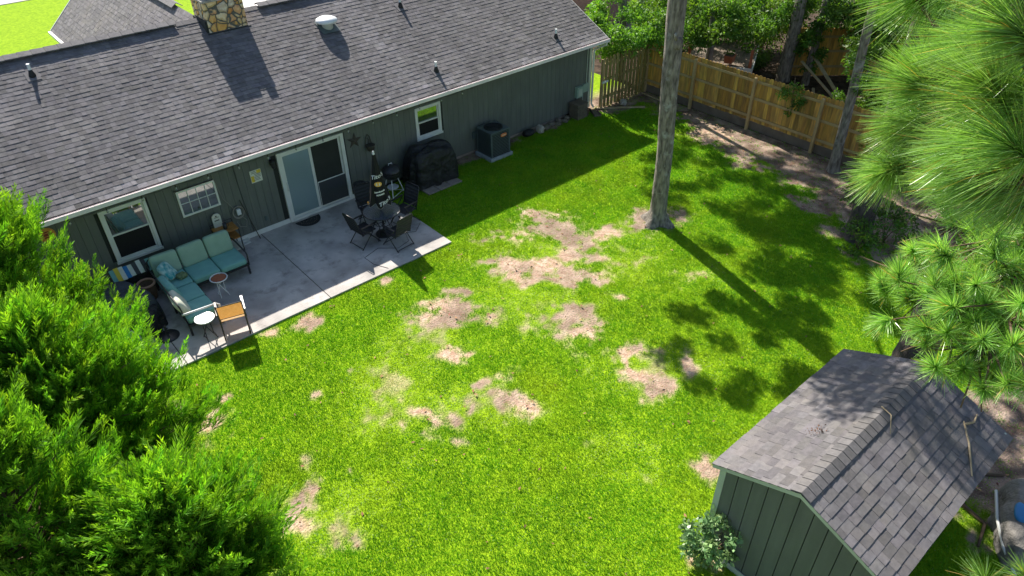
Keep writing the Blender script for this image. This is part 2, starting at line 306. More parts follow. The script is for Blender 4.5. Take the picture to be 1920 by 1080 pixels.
# patio slab, one concrete sheet with joints
pm=mat('patio_concrete',(.56,.52,.49),.9,(.30,.28,.265),1.1,bump=.4,bs=25,det=14,c3=(.22,.20,.19),s3=2.6,p3=(.52,.72))
ntp=pm.node_tree
mb=MB()
cuts=[PX0,-4.35,-.89,PX1]; ycut=[PY0,-2.93+.0,0.0]
for i in range(3):
    mb.box(cuts[i]+.008,cuts[i+1]-.008,PY0,-.002,-.12,0)
mb.build('patio',pm,None,bevel=.008); tag(bpy.data.objects['patio'],'grey concrete patio slab with joints behind the house','patio',kind='structure')
mb=MB(); mb.box(PX0+.02,PX1-.02,PY0+.02,-.01,-.14,-.012); mb.build('patio_joint','groove'); tag(bpy.data.objects['patio_joint'],'dark joint filler below the patio slabs','patio',kind='structure')
rd=MB(); rd.box(-30,40,30.2,36,-.2,GZ+.03); rd.build('street',mat('street_concrete',(.42,.40,.38),.9,(.36,.34,.32),1)); tag(bpy.data.objects['street'],'pale street beyond the front lawn','street',kind='structure')
rd=MB(); rd.box(6.5,12.5,8.9,30.2,-.2,GZ+.025); rd.build('driveway',mat('drive_concrete',(.60,.58,.56),.9,(.5,.48,.46),1)); tag(bpy.data.objects['driveway'],'white concrete driveway in front of the house','driveway',kind='structure')

# ---------------------------------------------------------------- shingle roofs
def shingles(o, u, v, nrm, W, Lv, tabw=(.10,.24), course=.14, lim=None, tone=None, seed=1, thick=.0045):
    """quads as slabs laid in courses: o origin at eave-left, u along eave, v up the slope"""
    rg=np.random.default_rng(seed); o=np.array(o,float); u=np.array(u,float); v=np.array(v,float); nrm=np.array(nrm,float)
    V=[];F=[];C=[]; n=int(math.ceil(Lv/course))
    for k in range(n):
        v0=k*course; v1=min(v0+course*1.25,Lv); a0,a1=(0,W) if lim is None else lim(v0); x=a0-rg.uniform(0,.2)
        while x<a1:
            t=rg.uniform(*tabw); xa,xb=max(x,a0),min(x+t,a1); x+=t
            if xb-xa<.01: continue
            hi=thick*(1.0+ (1.1 if rg.random()<.45 else 0))+rg.uniform(0,.002)
            off=rg.uniform(-.004,.004)
            P=[(xa,v0+off,-.01),(xb-.004,v0+off,-.01),(xb-.004,v0+off,hi+.002),(xa,v0+off,hi+.002),(xa,v1,.001),(xb-.004,v1,.001)]
            b=len(V); V+= [o+u*p[0]+v*p[1]+nrm*p[2] for p in P]
            F+=[(b,b+1,b+2,b+3),(b+3,b+2,b+5,b+4),(b,b+3,b+4,b+4),(b+1,b+5,b+2,b+2)]
            g=rg.choice([.82,.9,1.,1.08,1.17])*rg.uniform(.95,1.05)
            if tone: g*=tone(xa,v0)
            C+=[(g,g*rg.uniform(.97,1.0),g*rg.uniform(.97,1.04))]*6
    return V,F,C
def tri_build(name, V,F,C,m,parent,label=None):
    me=bpy.data.meshes.new(name); F=[tuple(dict.fromkeys(f)) for f in F]; me.from_pydata([tuple(p) for p in V],[],F); me.update()
    a=me.color_attributes.new('Col','FLOAT_COLOR','POINT'); a.data.foreach_set('color',np.array([(*c,1) for c in C],np.float32).ravel())
    me.materials.append(m); o=bpy.data.objects.new(name,me); COL.objects.link(o); o.parent=parent
    if label: o['label']=label
    return o

# ---------------------------------------------------------------- house
EY,EZ,RY,RZ=-.445,2.52,3.94,4.62; XL,XR=-9.6,11.82; OH=.31
house=thing('house','long single storey grey-green house with dark shingle roof and stone chimney','house')
OPEN=[(-4.36,-3.37,.70,2.06),(4.40,5.27,1.09,2.03),(.03,1.95,-.1,2.05)]
mb=MB(); x=XL; i=0
while x<XR-.01:
    x1=min(x+.197,XR); iv=[(0.04,2.62)]
    for (a0,a1,z0,z1) in OPEN:
        if x<a1 and x1>a0:
            nv=[]
            for (p,q) in iv:
                if z0>p: nv.append((p,min(q,z0)))
                if z1<q: nv.append((max(p,z1),q))
            iv=nv
    for p,q in iv:
        if q-p>.01: mb.box(x+.003,x1-.003,-.012,.02,p,q)
    x=x1
mb.mat('groove').box(XL,XR,.021,.06,0,2.62) if False else None
wl=mb.build('wall','siding',house)
mb=MB(); mb.box(XL,XR-.003,.022,.15,-.1,2.6); mb.box(XR-.15,XR-.003,.15,8.2,-.1,2.6); mb.build('wall_backing','groove',wl)
# right gable end
mb=MB(); mb.add([(XR,0,0),(XR,8.33,0),(XR,8.33,2.6),(XR,RY,4.5),(XR,0,2.6)],[(0,1,2,3,4)]); mb.build('gable_wall','siding',house)
mb=MB(); mb.box(XR-.10,XR+.012,-.035,-.012,0,2.5); mb.box(XR+.0,XR+.02,-.035,.08,0,2.5); mb.build('corner_trim','trimgreen',house)
sl_=math.hypot(RY-EY,RZ-EZ); vv=np.array([0,(RY-EY)/sl_,(RZ-EZ)/sl_]); nn=np.array([0,-vv[2],vv[1]])
def tone(x,v):
    X_=x+XL-OH; n1=float(fbm(X_,v*1.4,1.6,61,4)); g=.85+.35*n1
    g*=1+.28*math.exp(-((X_-4.3)/.55)**2)*(1 if v<4.6 else .5)*(.6+.8*float(vn(X_,v,.5,5)))
    if v<.5: g*=1+ (.75*float(fbm(X_*1.0,v*3,.5,71,3)>.52))*(1-v/.5)
    return g
V,F,C=shingles((XL-OH,EY,EZ),(1,0,0),vv,nn,XR+OH-XL+OH,sl_,tone=tone,seed=3)
roof=tri_build('roof',V,F,C,MT['shingle'],house)
mb=MB(); mb.add([(XL-OH,EY+.01,EZ-.02),(XR+OH-.003,EY+.01,EZ-.02),(XR+OH-.003,RY,RZ-.02),(XL-OH,RY,RZ-.02)],[(0,1,2,3)])
mb.add([(XL-OH,RY,RZ-.01),(XR+OH-.003,RY,RZ-.01),(XR+OH-.003,2*RY-EY,EZ-.02),(XL-OH,2*RY-EY,EZ-.02)],[(0,1,2,3)]); mb.build('roof_deck','vent',roof)
mb=MB()
for xa,xb in ((XL,-.42),(1.95,10.9)):
    mb=MB(); k=xa
    while k<xb:
        kk=min(k+.30,xb)
        for s in (-1,1):
            mb.hexa([(k,RY,RZ+.075),(k,RY,RZ+.095+.004),(k,RY+s*.17,RZ+.005),(k,RY+s*.17,RZ+.03),(kk-.004,RY,RZ+.07),(kk-.004,RY,RZ+.088),(kk-.004,RY+s*.17,RZ),(kk-.004,RY+s*.17,RZ+.022)])
        k=kk
    mb.build('ridge_vent','vent',roof)
mb=MB()
for s in (-1,1):
    k=-.42
    while k<1.95: kk=min(k+.2,1.95); mb.hexa([(k,RY,RZ+.02),(k,RY,RZ+.028),(k,RY+s*.15,RZ-.055),(k,RY+s*.15,RZ-.045),(kk-.004,RY,RZ+.018),(kk-.004,RY,RZ+.024),(kk-.004,RY+s*.15,RZ-.06),(kk-.004,RY+s*.15,RZ-.05)]); k=kk
mb.build('ridge_cap','vent',roof)
mb=MB(); mb.box(XL,XR+OH,EY-.10,EY-.09,EZ-.115,EZ-.012); mb.box(XL,XR+OH,EY-.09,EY+.0,EZ-.115,EZ-.105); mb.box(XL,XR+OH,EY-.004,EY+.008,EZ-.16,EZ-.03); mb.box(XR+OH-.005,XR+OH,EY-.09,EY-.004,EZ-.105,EZ-.012); mb.build('gutter','gutterwhite',house)
mb=MB(); mb.box(XL,XR+OH-.02,EY+.009,0,EZ-.15,EZ-.14); mb.build('soffit','trimgreen',house)
mb=MB(); 
mb.hexa([(XR+OH-.0,EY,EZ-.16),(XR+OH,EY,EZ+.0),(XR+OH+.02,EY,EZ-.16),(XR+OH+.02,EY,EZ),(XR+OH,RY,RZ-.16),(XR+OH,RY,RZ),(XR+OH+.02,RY,RZ-.16),(XR+OH+.02,RY,RZ)])
mb.build('rake_board','white',house)
mb=MB(); mb.tube([(XR+.2,EY-.05,EZ-.115),(XR+.2,EY-.05,EZ-.2),(XR+.08,-.08,EZ-.42),(XR+.06,-.07,2.0),(XR+.06,-.07,.12),(XR+.02,-.22,.05)],.04,8); mb.build('downspout','white',house)
# chimney
cm=bpy.data.materials.new('chimney_stone'); cm.use_nodes=True; nt=cm.node_tree; N=nt.nodes; L=nt.links; b=N['Principled BSDF']; b.inputs['Roughness'].default_value=.85
tc=N.new('ShaderNodeTexCoord'); ns=N.new('ShaderNodeTexNoise'); ns.inputs['Scale'].default_value=3; L.new(tc.outputs['Object'],ns.inputs[0])
ma=N.new('ShaderNodeMix'); ma.data_type='VECTOR'; ma.inputs[0].default_value=.12; L.new(tc.outputs['Object'],ma.inputs[4]); L.new(ns.outputs['Color'],ma.inputs[5])
v1=N.new('ShaderNodeTexVoronoi'); v1.feature='DISTANCE_TO_EDGE'; v1.inputs['Scale'].default_value=5.2; v2=N.new('ShaderNodeTexVoronoi'); v2.inputs['Scale'].default_value=5.2
L.new(ma.outputs[1],v1.inputs[0]); L.new(ma.outputs[1],v2.inputs[0])
sc_=N.new('ShaderNodeSeparateColor'); L.new(v2.outputs['Color'],sc_.inputs[0]); r=N.new('ShaderNodeValToRGB'); L.new(sc_.outputs[0],r.inputs[0])
for p,c in ((0,(.75,.38,.09)),(.3,(.80,.56,.26)),(.55,(.85,.72,.50)),(.8,(.72,.34,.10)),(1,(.66,.56,.42))):
    e=r.color_ramp.elements.new(p) if p not in (0,1) else r.color_ramp.elements[0 if p==0 else -1]; e.position=p; e.color=(*c,1)
nn2=N.new('ShaderNodeTexNoise'); nn2.inputs['Scale'].default_value=14; nn2.inputs['Detail'].default_value=6; L.new(tc.outputs['Object'],nn2.inputs[0])
m1=N.new('ShaderNodeMix'); m1.data_type='RGBA'; m1.blend_type='OVERLAY'; m1.inputs[0].default_value=.8; L.new(r.outputs[0],m1.inputs[6]); L.new(nn2.outputs[0],m1.inputs[7])
r2=N.new('ShaderNodeValToRGB'); r2.color_ramp.elements[0].position=.035; r2.color_ramp.elements[1].position=.075; L.new(v1.outputs[0],r2.inputs[0])
m2=N.new('ShaderNodeMix'); m2.data_type='RGBA'; L.new(r2.outputs[0],m2.inputs[0]); m2.inputs[6].default_value=(.12,.12,.10,1); L.new(m1.outputs[2],m2.inputs[7]); L.new(m2.outputs[2],b.inputs[0])
bp=N.new('ShaderNodeBump'); bp.inputs['Strength'].default_value=1; bp.inputs['Distance'].default_value=.05; r3=N.new('ShaderNodeValToRGB'); r3.color_ramp.elements[1].position=.2; L.new(v1.outputs[0],r3.inputs[0]); L.new(r3.outputs[0],bp.inputs['Height']); L.new(bp.outputs[0],b.inputs['Normal'])
mb=MB(); mb.box(.26,1.36,3.36,4.25,3.9,5.12)
ch=mb.build('chimney',cm,house,bevel=.02)
mb=MB(); mb.box(.24,1.38,3.34,4.27,5.12,5.17); mb.box(.3,.95,3.42,4.1,5.17,5.32); mb.box(1.14,1.36,3.42,4.1,5.17,5.38); mb.build('chimney_crown','palestone',ch)
mb=MB(); mb.box(.20,1.42,3.30,3.358,4.26,4.34); mb.box(.20,.258,3.36,4.2,4.3,4.66); mb.build('flashing','groove',ch)
def pipe(x,y,h=.30,m='metalwhite'):
    z=EZ+(y-EY)*(RZ-EZ)/(RY-EY); mb=MB(); mb.tube([(x,y,z-.02),(x,y,z+h)],.038,10); o=mb.build('vent_pipe',m,house,smooth=False)
    mb=MB(); mb.lathe([(.085,z-.06+.0),(.08,z+.03),(.045,z+.14),(.045,z+.16)],(x,y,0),12); mb.build('boot','cover',o)
    R=rotm(math.atan2(RZ-EZ,RY-EY)); mb=MB(); mb.box(-.15,.15,-.16,.16,.012,.02,R,(x,y,z)); mb.build('flashing','vent',o)
for q in ((-4.14,3.27),(6.0,2.74),(5.42,.22),(10.2,.12)): pipe(*q)
z=EZ+(2.7-EY)*(RZ-EZ)/(RY-EY); mb=MB(); mb.lathe([(.16,z-.1),(.16,z+.12),(.30,z+.13),(.32,z+.17),(.30,z+.22),(.2,z+.27),(.02,z+.285)],(3.4,2.66,0),28)
rv=mb.build('roof_vent','metalwhite',house,smooth=True); mb=MB(); mb.box(-.28,.28,-.28,.28,.012,.02,rotm(math.atan2(RZ-EZ,RY-EY)),(3.4,2.66,z)); mb.build('flashing','acgrey',rv)
# front wing roof (gable ridge running away from the viewer), seen over the ridge
WX0,WXR,WE,WZ=-3.55+1.7,.45,2.4,4.45
wxl=-1.83; wh=(WZ-WE); wl_=math.hypot(WXR-wxl,wh); wv=np.array([(WXR-wxl)/wl_,0,wh/wl_]); wn=np.array([-wv[2],0,wv[0]])
V,F,C=shingles((wxl,14.1,WE),(0,-1,0),wv,wn,9.7,wl_,seed=9,tone=lambda a,b:1.25)
V2,F2,C2=shingles((2*WXR-wxl,4.4,WE),(0,1,0),np.array([-wv[0],0,wv[2]]),np.array([wv[2],0,wv[0]]),9.7,wl_,seed=10,tone=lambda a,b:1.15)
tri_build('roof',V+V2,F+[tuple(i+len(V) for i in f) for f in F2],C+C2,MT['shingle2'],house,'lighter grey roof of the front wing')
mb=MB(); mb.box(wxl-.09,wxl+.0,4.6,14.12,WE-.1,WE+.005); mb.hexa([(wxl,14.1,WE-.12),(wxl,14.1,WE+.03),(wxl,14.14,WE-.12),(wxl,14.14,WE+.03),(WXR,14.1,WZ-.12),(WXR,14.1,WZ+.03),(WXR,14.14,WZ-.12),(WXR,14.14,WZ+.03)]); mb.build('gutter','white',house)
mb=MB()
for s in (-1,1): mb.hexa([(WXR,14,WZ+.08),(WXR,14,WZ+.1),(WXR+s*.17,14,WZ-.03),(WXR+s*.17,14,WZ-.01),(WXR,6.2,WZ+.08),(WXR,6.2,WZ+.1),(WXR+s*.17,6.2,WZ-.03),(WXR+s*.17,6.2,WZ-.01)])
mb.build('ridge_vent','vent',house)
mb=MB(); mb.box(wxl+.3,2*WXR-wxl-.3,8.3,13.8,0,2.38); mb.build('front_wing_wall','pinkbrick',house)
# windows
def window(x0,x1,z0,z1,t=.075,upper='pane_up'):
    mb=MB(); y0,y1=-.045,.03; mb.box(x0,x0+t,y0,y1,z0,z1); mb.box(x1-t,x1,y0,y1,z0,z1); mb.box(x0+t,x1-t,y0,y1,z1-t,z1); mb.box(x0+t,x1-t,y0,y1,z0,z0+t)
    mb.box(x0-.02,x1+.02,-.075,-.0455,z0-.02,z0+.045)
    f=mb.build('window','white',house,bevel=.004); zm=(z0+z1)/2+.01; t2=.035
    a0,a1=x0+t+.003,x1-t-.003
    for nm,p,q,yy,mt in (('upper_sash',zm-.02,z1-t-.003,.0,upper),('lower_sash',z0+t+.003,zm+.02,-.026,'pane_dk')):
        mb=MB(); mb.box(a0,a0+t2,yy,yy+.025,p,q); mb.box(a1-t2,a1,yy,yy+.025,p,q); mb.box(a0+t2,a1-t2,yy,yy+.025,p,p+t2); mb.box(a0+t2,a1-t2,yy,yy+.025,q-t2,q); mb.build(nm,'white',f)
        mb=MB(); mb.box(a0+t2,a1-t2,yy+.012,yy+.016,p+t2,q-t2); mb.build('pane',mt,f)
    return f
window(-4.39,-3.34,.67,2.08); window(4.37,5.29,1.06,2.05)
mb=MB()   # sliding door frame
mb.box(-.0,.10,-.05,.06,.0,2.07); mb.box(1.87,1.975,-.05,.06,.0,2.07); mb.box(.10,1.87,-.05,.06,2.0,2.07); mb.box(.10,1.87,-.06,.06,.0,.07)
dr=mb.build('sliding_door','white',house,bevel=.005)
mb=MB()
for a,b_,yy in ((.102,.96,-.02),(.945,1.868,.015)):
    mb.box(a,a+.055,yy,yy+.03,.075,1.995); mb.box(b_-.05,b_,yy,yy+.03,.075,1.995); mb.box(a+.055,b_-.05,yy,yy+.03,1.94,1.995); mb.box(a+.055,b_-.05,yy,yy+.03,.075,.14)
mb.build('door_panel','white',dr)
mb=MB(); mb.box(.157,.91,-.008,-.003,.14,1.94); mb.build('door_glass','pane_blind',dr)
mb=MB(); mb.box(1.0,1.818,.025,.03,.14,1.94); mb.build('screen','pane_room',dr)
mb=MB(); mb.box(1.0,1.86,-.03,-.018,.86,.885); mb.box(1.0,1.012,-.03,-.018,.14,.86); mb.build('screen_bar','white',dr)
mb=MB(); mb.box(1.012,1.86,-.024,-.022,.14,.86); mb.build('pet_screen',mat('grey_mesh_screen',(.035,.04,.045),.6,(.045,.05,.055),60),dr)
mb=MB(); mb.tube([(.13,-.03,.95),(.13,-.07,.98),(.13,-.07,1.15),(.13,-.03,1.18)],.011,6); mb.build('handle','white',dr)
mb=MB(); mb.box(-2.0,-.005,-.03,-.0125,0.002,.135); mb.build('base_board','white',house); mb=MB(); mb.box(1.98,2.6,-.03,-.0125,.002,.12); mb.build('base_board','white',house)
mb=MB(); mb.box(5.3,10.6,-.02,-.0125,-.08,.035); mb.build('foundation_strip','paver',house)
def boxp(name,x0,x1,y0,z0,z1,m,lab=None):
    mb=MB(); mb.box(x0,x1,y0,-.0125,z0,z1); return mb.build(name,m,house,bevel=.006,label=lab)
q=boxp('meter_box',11.06,11.36,-.14,.55,.93,'palegreen'); mb=MB(); mb.box(11.12,11.30,-.152,-.141,.60,.86); mb.build('cover_plate','trimgreen',q)
boxp('utility_box',11.40,11.68,-.10,.66,.95,'palegreen')
mb=MB(); mb.tube([(11.14,-.06,.55),(11.14,-.06,.0)],.015,6); mb.tube([(11.42,-.06,.66),(11.42,-.06,.0)],.015,6); mb.tube([(11.58,-.05,.95),(11.6,-.05,2.3)],.015,6); mb.build('conduit','trimgreen',house)
boxp('disconnect_box',6.44,6.58,-.09,.45,.68,'acgrey'); boxp('outlet',-.68,-.60,-.045,.34,.46,'acgrey')
mb=MB(); mb.box(-.21,-.11,-.05,-.0125,1.83,1.98); mb.lathe([(.05,1.98),(.075,1.95),(.06,1.93),(.05,1.78),(.02,1.74)],(-.16,-.12,0),10); mb.tube([(-.16,-.03,1.93),(-.16,-.12,2.03),(-.16,-.12,1.97)],.01,6); mb.build('wall_light','black',house)
mb=MB(); mb.tube([(-1.16,-.02,2.35),(-1.14,-.02,1.6),(-1.10,-.02,1.0),(-1.05,-.02,.15)],.007,5); mb.build('wall_cable','black',house)

# string lights along the eave
st=thing('string_lights','black cable of clear bulbs strung under the eave of the house','string lights',(-5,EY+.12,2.3))
pts=[]; bx=np.arange(0,12.4,.78)
for i in range(len(bx)-1):
    for t in (0,.25,.5,.75): pts.append((bx[i]+t*.78,0,-.05*math.sin(math.pi*t)))
mb=MB(); mb.tube(pts,.006,5); mb.build('cable','black',st)
for i,bxx in enumerate(bx[:-1]):
    mb=MB(); mb.tube([(bxx,0,0),(bxx,0,-.07)],.013,6); mb.build('socket','black',st); mb=MB(); mb.lathe([(.012,-.07),(.026,-.10),(.028,-.125),(.012,-.155),(.003,-.16)],(bxx,0,0),8); mb.build('bulb','bulb',st,smooth=True)

# ---------------------------------------------------------------- things on the wall
f=thing('window_frame_decor','old white eight-pane window frame hung on the grey wall above the bar cart','wall decor',(-2.17,-.013,1.24))
mb=MB(); W=.48; H=.71; t=.045
mb.box(-W,-W+t,-.035,0,0,H); mb.box(W-t,W,-.035,0,0,H); mb.box(-W+t,W-t,-.035,0,H-t,H); mb.box(-W+t,W-t,-.035,0,0,t); mb.build('frame','white',f)
mb=MB()
for k in (-1,0,1): mb.box(k*.22-.008,k*.22+.008,-.03,-.012,t,H-t)
for k in range(4):
    x0=-W+t if k==0 else (k-2)*.22+.008; x1=W-t if k==3 else (k-1)*.22-.008; mb.box(x0,x1,-.03,-.012,H/2-.008,H/2+.008)
mb.build('muntin','white',f); mb=MB(); mb.box(-W+t,W-t,-.011,-.004,t,H-t); mb.build('pane','pane_up',f)
mb=MB(); mb.tube([(-W+.02,-.02,H),(-W-.01,-.02,H+.05),(-W-.03,-.02,H+.02)],.01,5); mb.tube([(-W,-.03,H+.01),(W-.03,-.03,H+.01)],.012,5); mb.build('hanging_rod','rust',f)
f=thing('wall_sign','square white and yellow lettered sign left of the sliding door','sign',(-.63,-.013,1.5),rz=0)
mb=MB(); mb.box(-.15,.15,-.015,0,0,.34); mb.build('board','paper',f)
mb=MB(); mb.box(.03,.14,-.0175,-.0155,.24,.33); mb.build('yellow_print','yellow',f); mb=MB(); mb.box(-.14,-.06,-.0175,-.0155,.02,.19); mb.build('yellow_print','yellow',f)
mb=MB()
for k,(a0,a1) in enumerate(((-.1,.0),(-.12,.02),(-.04,.12),(-.03,.13),(-.05,.12),(-.04,.09),(-.08,.1))): mb.box(a0,a1,-.0195,-.018,.30-k*.04,.312-k*.04)
mb.build('lettering','ink',f)
mb=MB(); mb.lathe([(.17,0),(.17,.02)],(0,0,0),24,R=rotm(math.pi/2)); o=mb.build('round_sign',mat('ochre_sign',(.62,.33,.06),.6,(.5,.2,.04),8)); o.location=(-5.48,-.013,1.95); tag(o,'round ochre sign on the wall left of the large window','sign')
mb=MB(); mb.box(-.11,.11,-.024,-.0205,-.02,.04); mb.box(-.07,.07,-.024,-.0205,-.07,-.04); mb.box(-.05,.05,-.024,-.0205,.06,.09); mb.build('sign_lettering',mat('dark_red_print',(.25,.03,.02),.6),o)
mb=MB(); vs=[(0,-.05,0)]+[(math.sin(k*math.pi/5)*(.24 if k%2==0 else .095),-.004,math.cos(k*math.pi/5)*(.24 if k%2==0 else .095)) for k in range(10)]
mb.add(vs,[(0,1+k,1+(k+1)%10) for k in range(10)]); mb.add([(v[0],.0,v[2]) for v in vs[1:]],[tuple(range(10))])
o=mb.build('metal_star','rust'); o.location=(2.30,-.02,1.72); o.rotation_euler=(0,.12,0); tag(o,'dark metal five-pointed star on the wall right of the sliding door','wall decor')
f=thing('wall_planter','dark hanging wall planter between the star and the window','planter',(2.72,-.013,1.3))
mb=MB(); mb.lathe([(.03,0),(.10,.04),(.13,.17),(.14,.19),(.12,.19)],(0,-.12,0),14); mb.build('bowl','rust',f,smooth=True)
mb=MB(); mb.tube([(-.1,-.02,.17),(-.06,-.02,.4),(0,-.02,.48),(.06,-.02,.4),(.1,-.02,.17)],.012,6); mb.tube([(0,-.02,.2),(.03,-.03,.3),(-.02,-.03,.38)],.012,6); mb.build('bracket','rust',f)

# ---------------------------------------------------------------- foliage generators
def leaves(name, cen, rad, n, size, m, parent=None, clumps=18, cs=.35, shape=(1,1,1), seed=1, droop=0., tone=1., core=0.3, asp=.45):
    """leaf blades in clumps filling an ellipsoid; one mesh"""
    rg=np.random.default_rng(seed); cen=np.array(cen,float); rad=np.array(rad,float)
    d=rg.normal(size=(clumps,3)); d/=np.linalg.norm(d,axis=1)[:,None]; cc=d*rad*(core+(1-core)*rg.random((clumps,1))**.5)
    k=rg.integers(0,clumps,n); off=rg.normal(size=(n,3)); off/=np.linalg.norm(off,axis=1)[:,None]; off*=rg.random((n,1))**.45
    csz=cs*rg.uniform(.6,1.3,clumps); P=cc[k]+off*csz[k][:,None]*np.array([1,1,.62]); P[:,2]-=droop*np.hypot(off[:,0],off[:,1])*csz[k]
    out=P/np.linalg.norm(P,axis=1)[:,None]
    dr=out*.6+rg.normal(size=(n,3))*.7+np.array([0,0,-.25]); dr/=np.linalg.norm(dr,axis=1)[:,None]
    sd=np.cross(dr,rg.normal(size=(n,3))); sd/=np.linalg.norm(sd,axis=1)[:,None]; nm=np.cross(dr,sd)
    s=size*rg.uniform(.6,1.35,(n,1)); w=s*asp
    P=P+cen; V=np.stack([P,P+dr*s*.5+sd*w*.5+nm*w*.12,P+dr*s,P+dr*s*.5-sd*w*.5+nm*w*.12],1).reshape(-1,3)
    ct=rg.uniform(.75,1.25,clumps)[k]*rg.uniform(.75,1.25,n)*tone; yl=rg.uniform(0,.35,clumps)[k]
    c=np.repeat(np.stack([ct*(1+yl),ct,ct*(1-.3*yl)],-1),4,0)
    return mesh_np(name,V,np.arange(4*n).reshape(-1,4),m,parent,cols=c)
def trunk(path, rad, m, parent, n=14, flare=0, name='trunk', seed=1, rough=.05):
    """tapering trunk along a path with an uneven, ridged surface"""
    rg=np.random.default_rng(seed); path=np.array(path,float); t=np.linspace(0,1,len(path)); N=40; T=np.linspace(0,1,N)
    P=np.stack([np.interp(T,t,path[:,i]) for i in range(3)],-1); 
    for _ in range(4): P[1:-1]=(P[:-2]+P[1:-1]*2+P[2:])/4
    Rr=np.interp(T,t,rad); V=[]
    for i in range(N):
        for k in range(n):
            th=2*math.pi*k/n; r=Rr[i]*(1+rough*math.sin(3*th+i*.35)+rough*.8*rg.normal())
            if flare: r+=flare*max(0,1-(P[i][2]-P[0][2])/.45)**2*(1+.6*math.sin(4*th+1))
            V.append((P[i][0]+r*math.cos(th),P[i][1]+r*math.sin(th),P[i][2]))
    F=[(i*n+k,i*n+(k+1)%n,(i+1)*n+(k+1)%n,(i+1)*n+k) for i in range(N-1) for k in range(n)]
    return mesh_np(name,V,F,m,parent,smooth=True)
def limbs(name, segs, m, parent):
    mb=MB()
    for pts,r0,r1 in segs: mb.tube(pts,[r0+(r1-r0)*i/(len(pts)-1) for i in range(len(pts))],7)
    return mb.build(name,m,parent,smooth=True)

# ---------------------------------------------------------------- deciduous trees
# main yard tree
t=thing('yard_tree','tall grey-barked tree with straight bare trunk in the middle of the lawn','tree',(7.6,-6.73,GZ))
tk=trunk([(0,0,0),(-.02,0,1.2),(-.08,.0,2.4),(-.16,0,3.4),(-.30,0,5.9),(-.4,.1,9),(-.5,.2,13)],[.225,.208,.20,.205,.21,.19,.12],MT['bark'],t,n=28,flare=.2,rough=.035)
mb=MB(); mb.tube([(-.33,-.15,5.05),(-.52,-.22,5.28)],[.06,.025],7); mb.build('branch_stub','bark',tk,smooth=True)
mb=MB(); mb.pillow((-.24,-.1,3.2),(.14,.12,.16),e=.8); mb.build('knot','bark',tk,smooth=True)
mb=MB(); mb.pillow((-.32,-.18,5.02),(.22,.2,.30),e=.8); mb.build('knot','bark',tk,smooth=True)
sg=[];cl=[]
for i in range(9):
    a=i*2.4; z=8.2+.5*i; e=(3.4*math.cos(a),3.4*math.sin(a)+.4,z+1.6); sg.append(([(-.45,.15,z),(e[0]*.5-.2,e[1]*.5,z+1.0),e],.09,.03))
limbs('branch',sg,MT['bark'],t)
leaves('crown',(-.3,.3,10.6),(3.4,3.4,2.4),15000,.16,MT['leaf'],t,46,.85,seed=5)
leaves('lower_branch',(-.55,4.2,7.6),(2.2,1.5,.6),5200,.15,MT['leaf'],t,22,.34,seed=6)
limbs('shade_branch',[([(-.4,.1,7.2),(1.6,2.6,7.9),(4.6,5.0,8.4)],.08,.03)],MT['bark'],t)  # unseen limb added to carry the shade-casting crown
leaves('shade_crown',(4.5,4.7,8.3),(3.3,3.0,.9),19000,.15,MT['leaf'],t,70,.42,seed=16)  # unseen crown lobe added above the frame to dapple the lawn with shade
# slender leaning tree by the fence
t=thing('slender_tree','slender leaning grey tree in front of the back fence','tree',(13.86,-8.43,GZ))
trunk([(0,0,0),(-.1,0,1.2),(-.25,-.02,2.6),(-.38,-.03,3.8),(-.6,-.05,5.2),(-.8,0,8)],[.16,.14,.13,.12,.11,.07],MT['bark'],t,flare=.05)
leaves('crown',(-.4,2.0,8.6),(2.2,2.6,1.6),7000,.15,MT['leaf'],t,26,.8,seed=8)
leaves('side_shoot',(-.1,-.25,3.3),(.5,.6,.7),700,.10,MT['leaf'],t,14,.25,seed=9)
# trees beyond the fence
def btree(name,label,x,y,path,rad,crowns,m='bark',group=None,seed=1,tone=1.):
    t=thing(name,label,'tree',(x,y,GZ),0,group); trunk(path,rad,MT[m],t,seed=seed)
    for i,(c,r,n,cl,cs) in enumerate(crowns): leaves('crown',c,r,n,.13,MT['leaf'],t,cl,cs,seed=seed*10+i,droop=.35,tone=tone)
    return t
btree('broadleaf_tree','bright yellow-green leafy tree overhanging the corner of the side fence',14.7,1.1,[(0,0,0),(.0,.1,3),(.0,.2,8)],[.14,.12,.07],
  [((-.6,-.3,2.35),(1.9,1.7,1.0),11500,52,.42),((.1,-1.8,1.75),(.5,.5,.5),900,8,.28),((-1.5,1.6,8.9),(3.4,3.9,1.0),19000,85,.40)],seed=2,tone=1.35)
btree('broadleaf_tree','dark leafy tree behind the yard tree beyond the back fence',16.6,-1.6,[(0,0,0),(0,.1,3),(.1,.2,7)],[.15,.13,.07],
  [((-.5,.1,2.75),(1.5,1.7,.75),10000,50,.40),((-1.8,.8,8.6),(3.2,3.0,1.0),18000,70,.42)],seed=3,tone=1.1)
btree('broadleaf_tree','thick forked tree behind the fence with ivy on its grey trunk',19.3,-3.25,[(0,0,0),(.12,.02,2),(.3,.1,7)],[.27,.22,.16],
  [((-1.0,1.4,2.45),(1.6,1.6,.7),6500,40,.38),((0,0,7.5),(2.4,2.4,1.4),4000,20,.7)],seed=4,tone=1.1)
btree('broadleaf_tree','thinner ivy-covered tree right of the thick forked tree',19.55,-4.05,[(0,0,0),(.1,.0,2),(.25,.05,6)],[.15,.13,.1],
  [((.1,.1,1.5),(.45,.5,1.3),1800,16,.25),((.9,-.3,2.9),(1.5,1.9,.8),8500,40,.42)],seed=5,tone=.9)
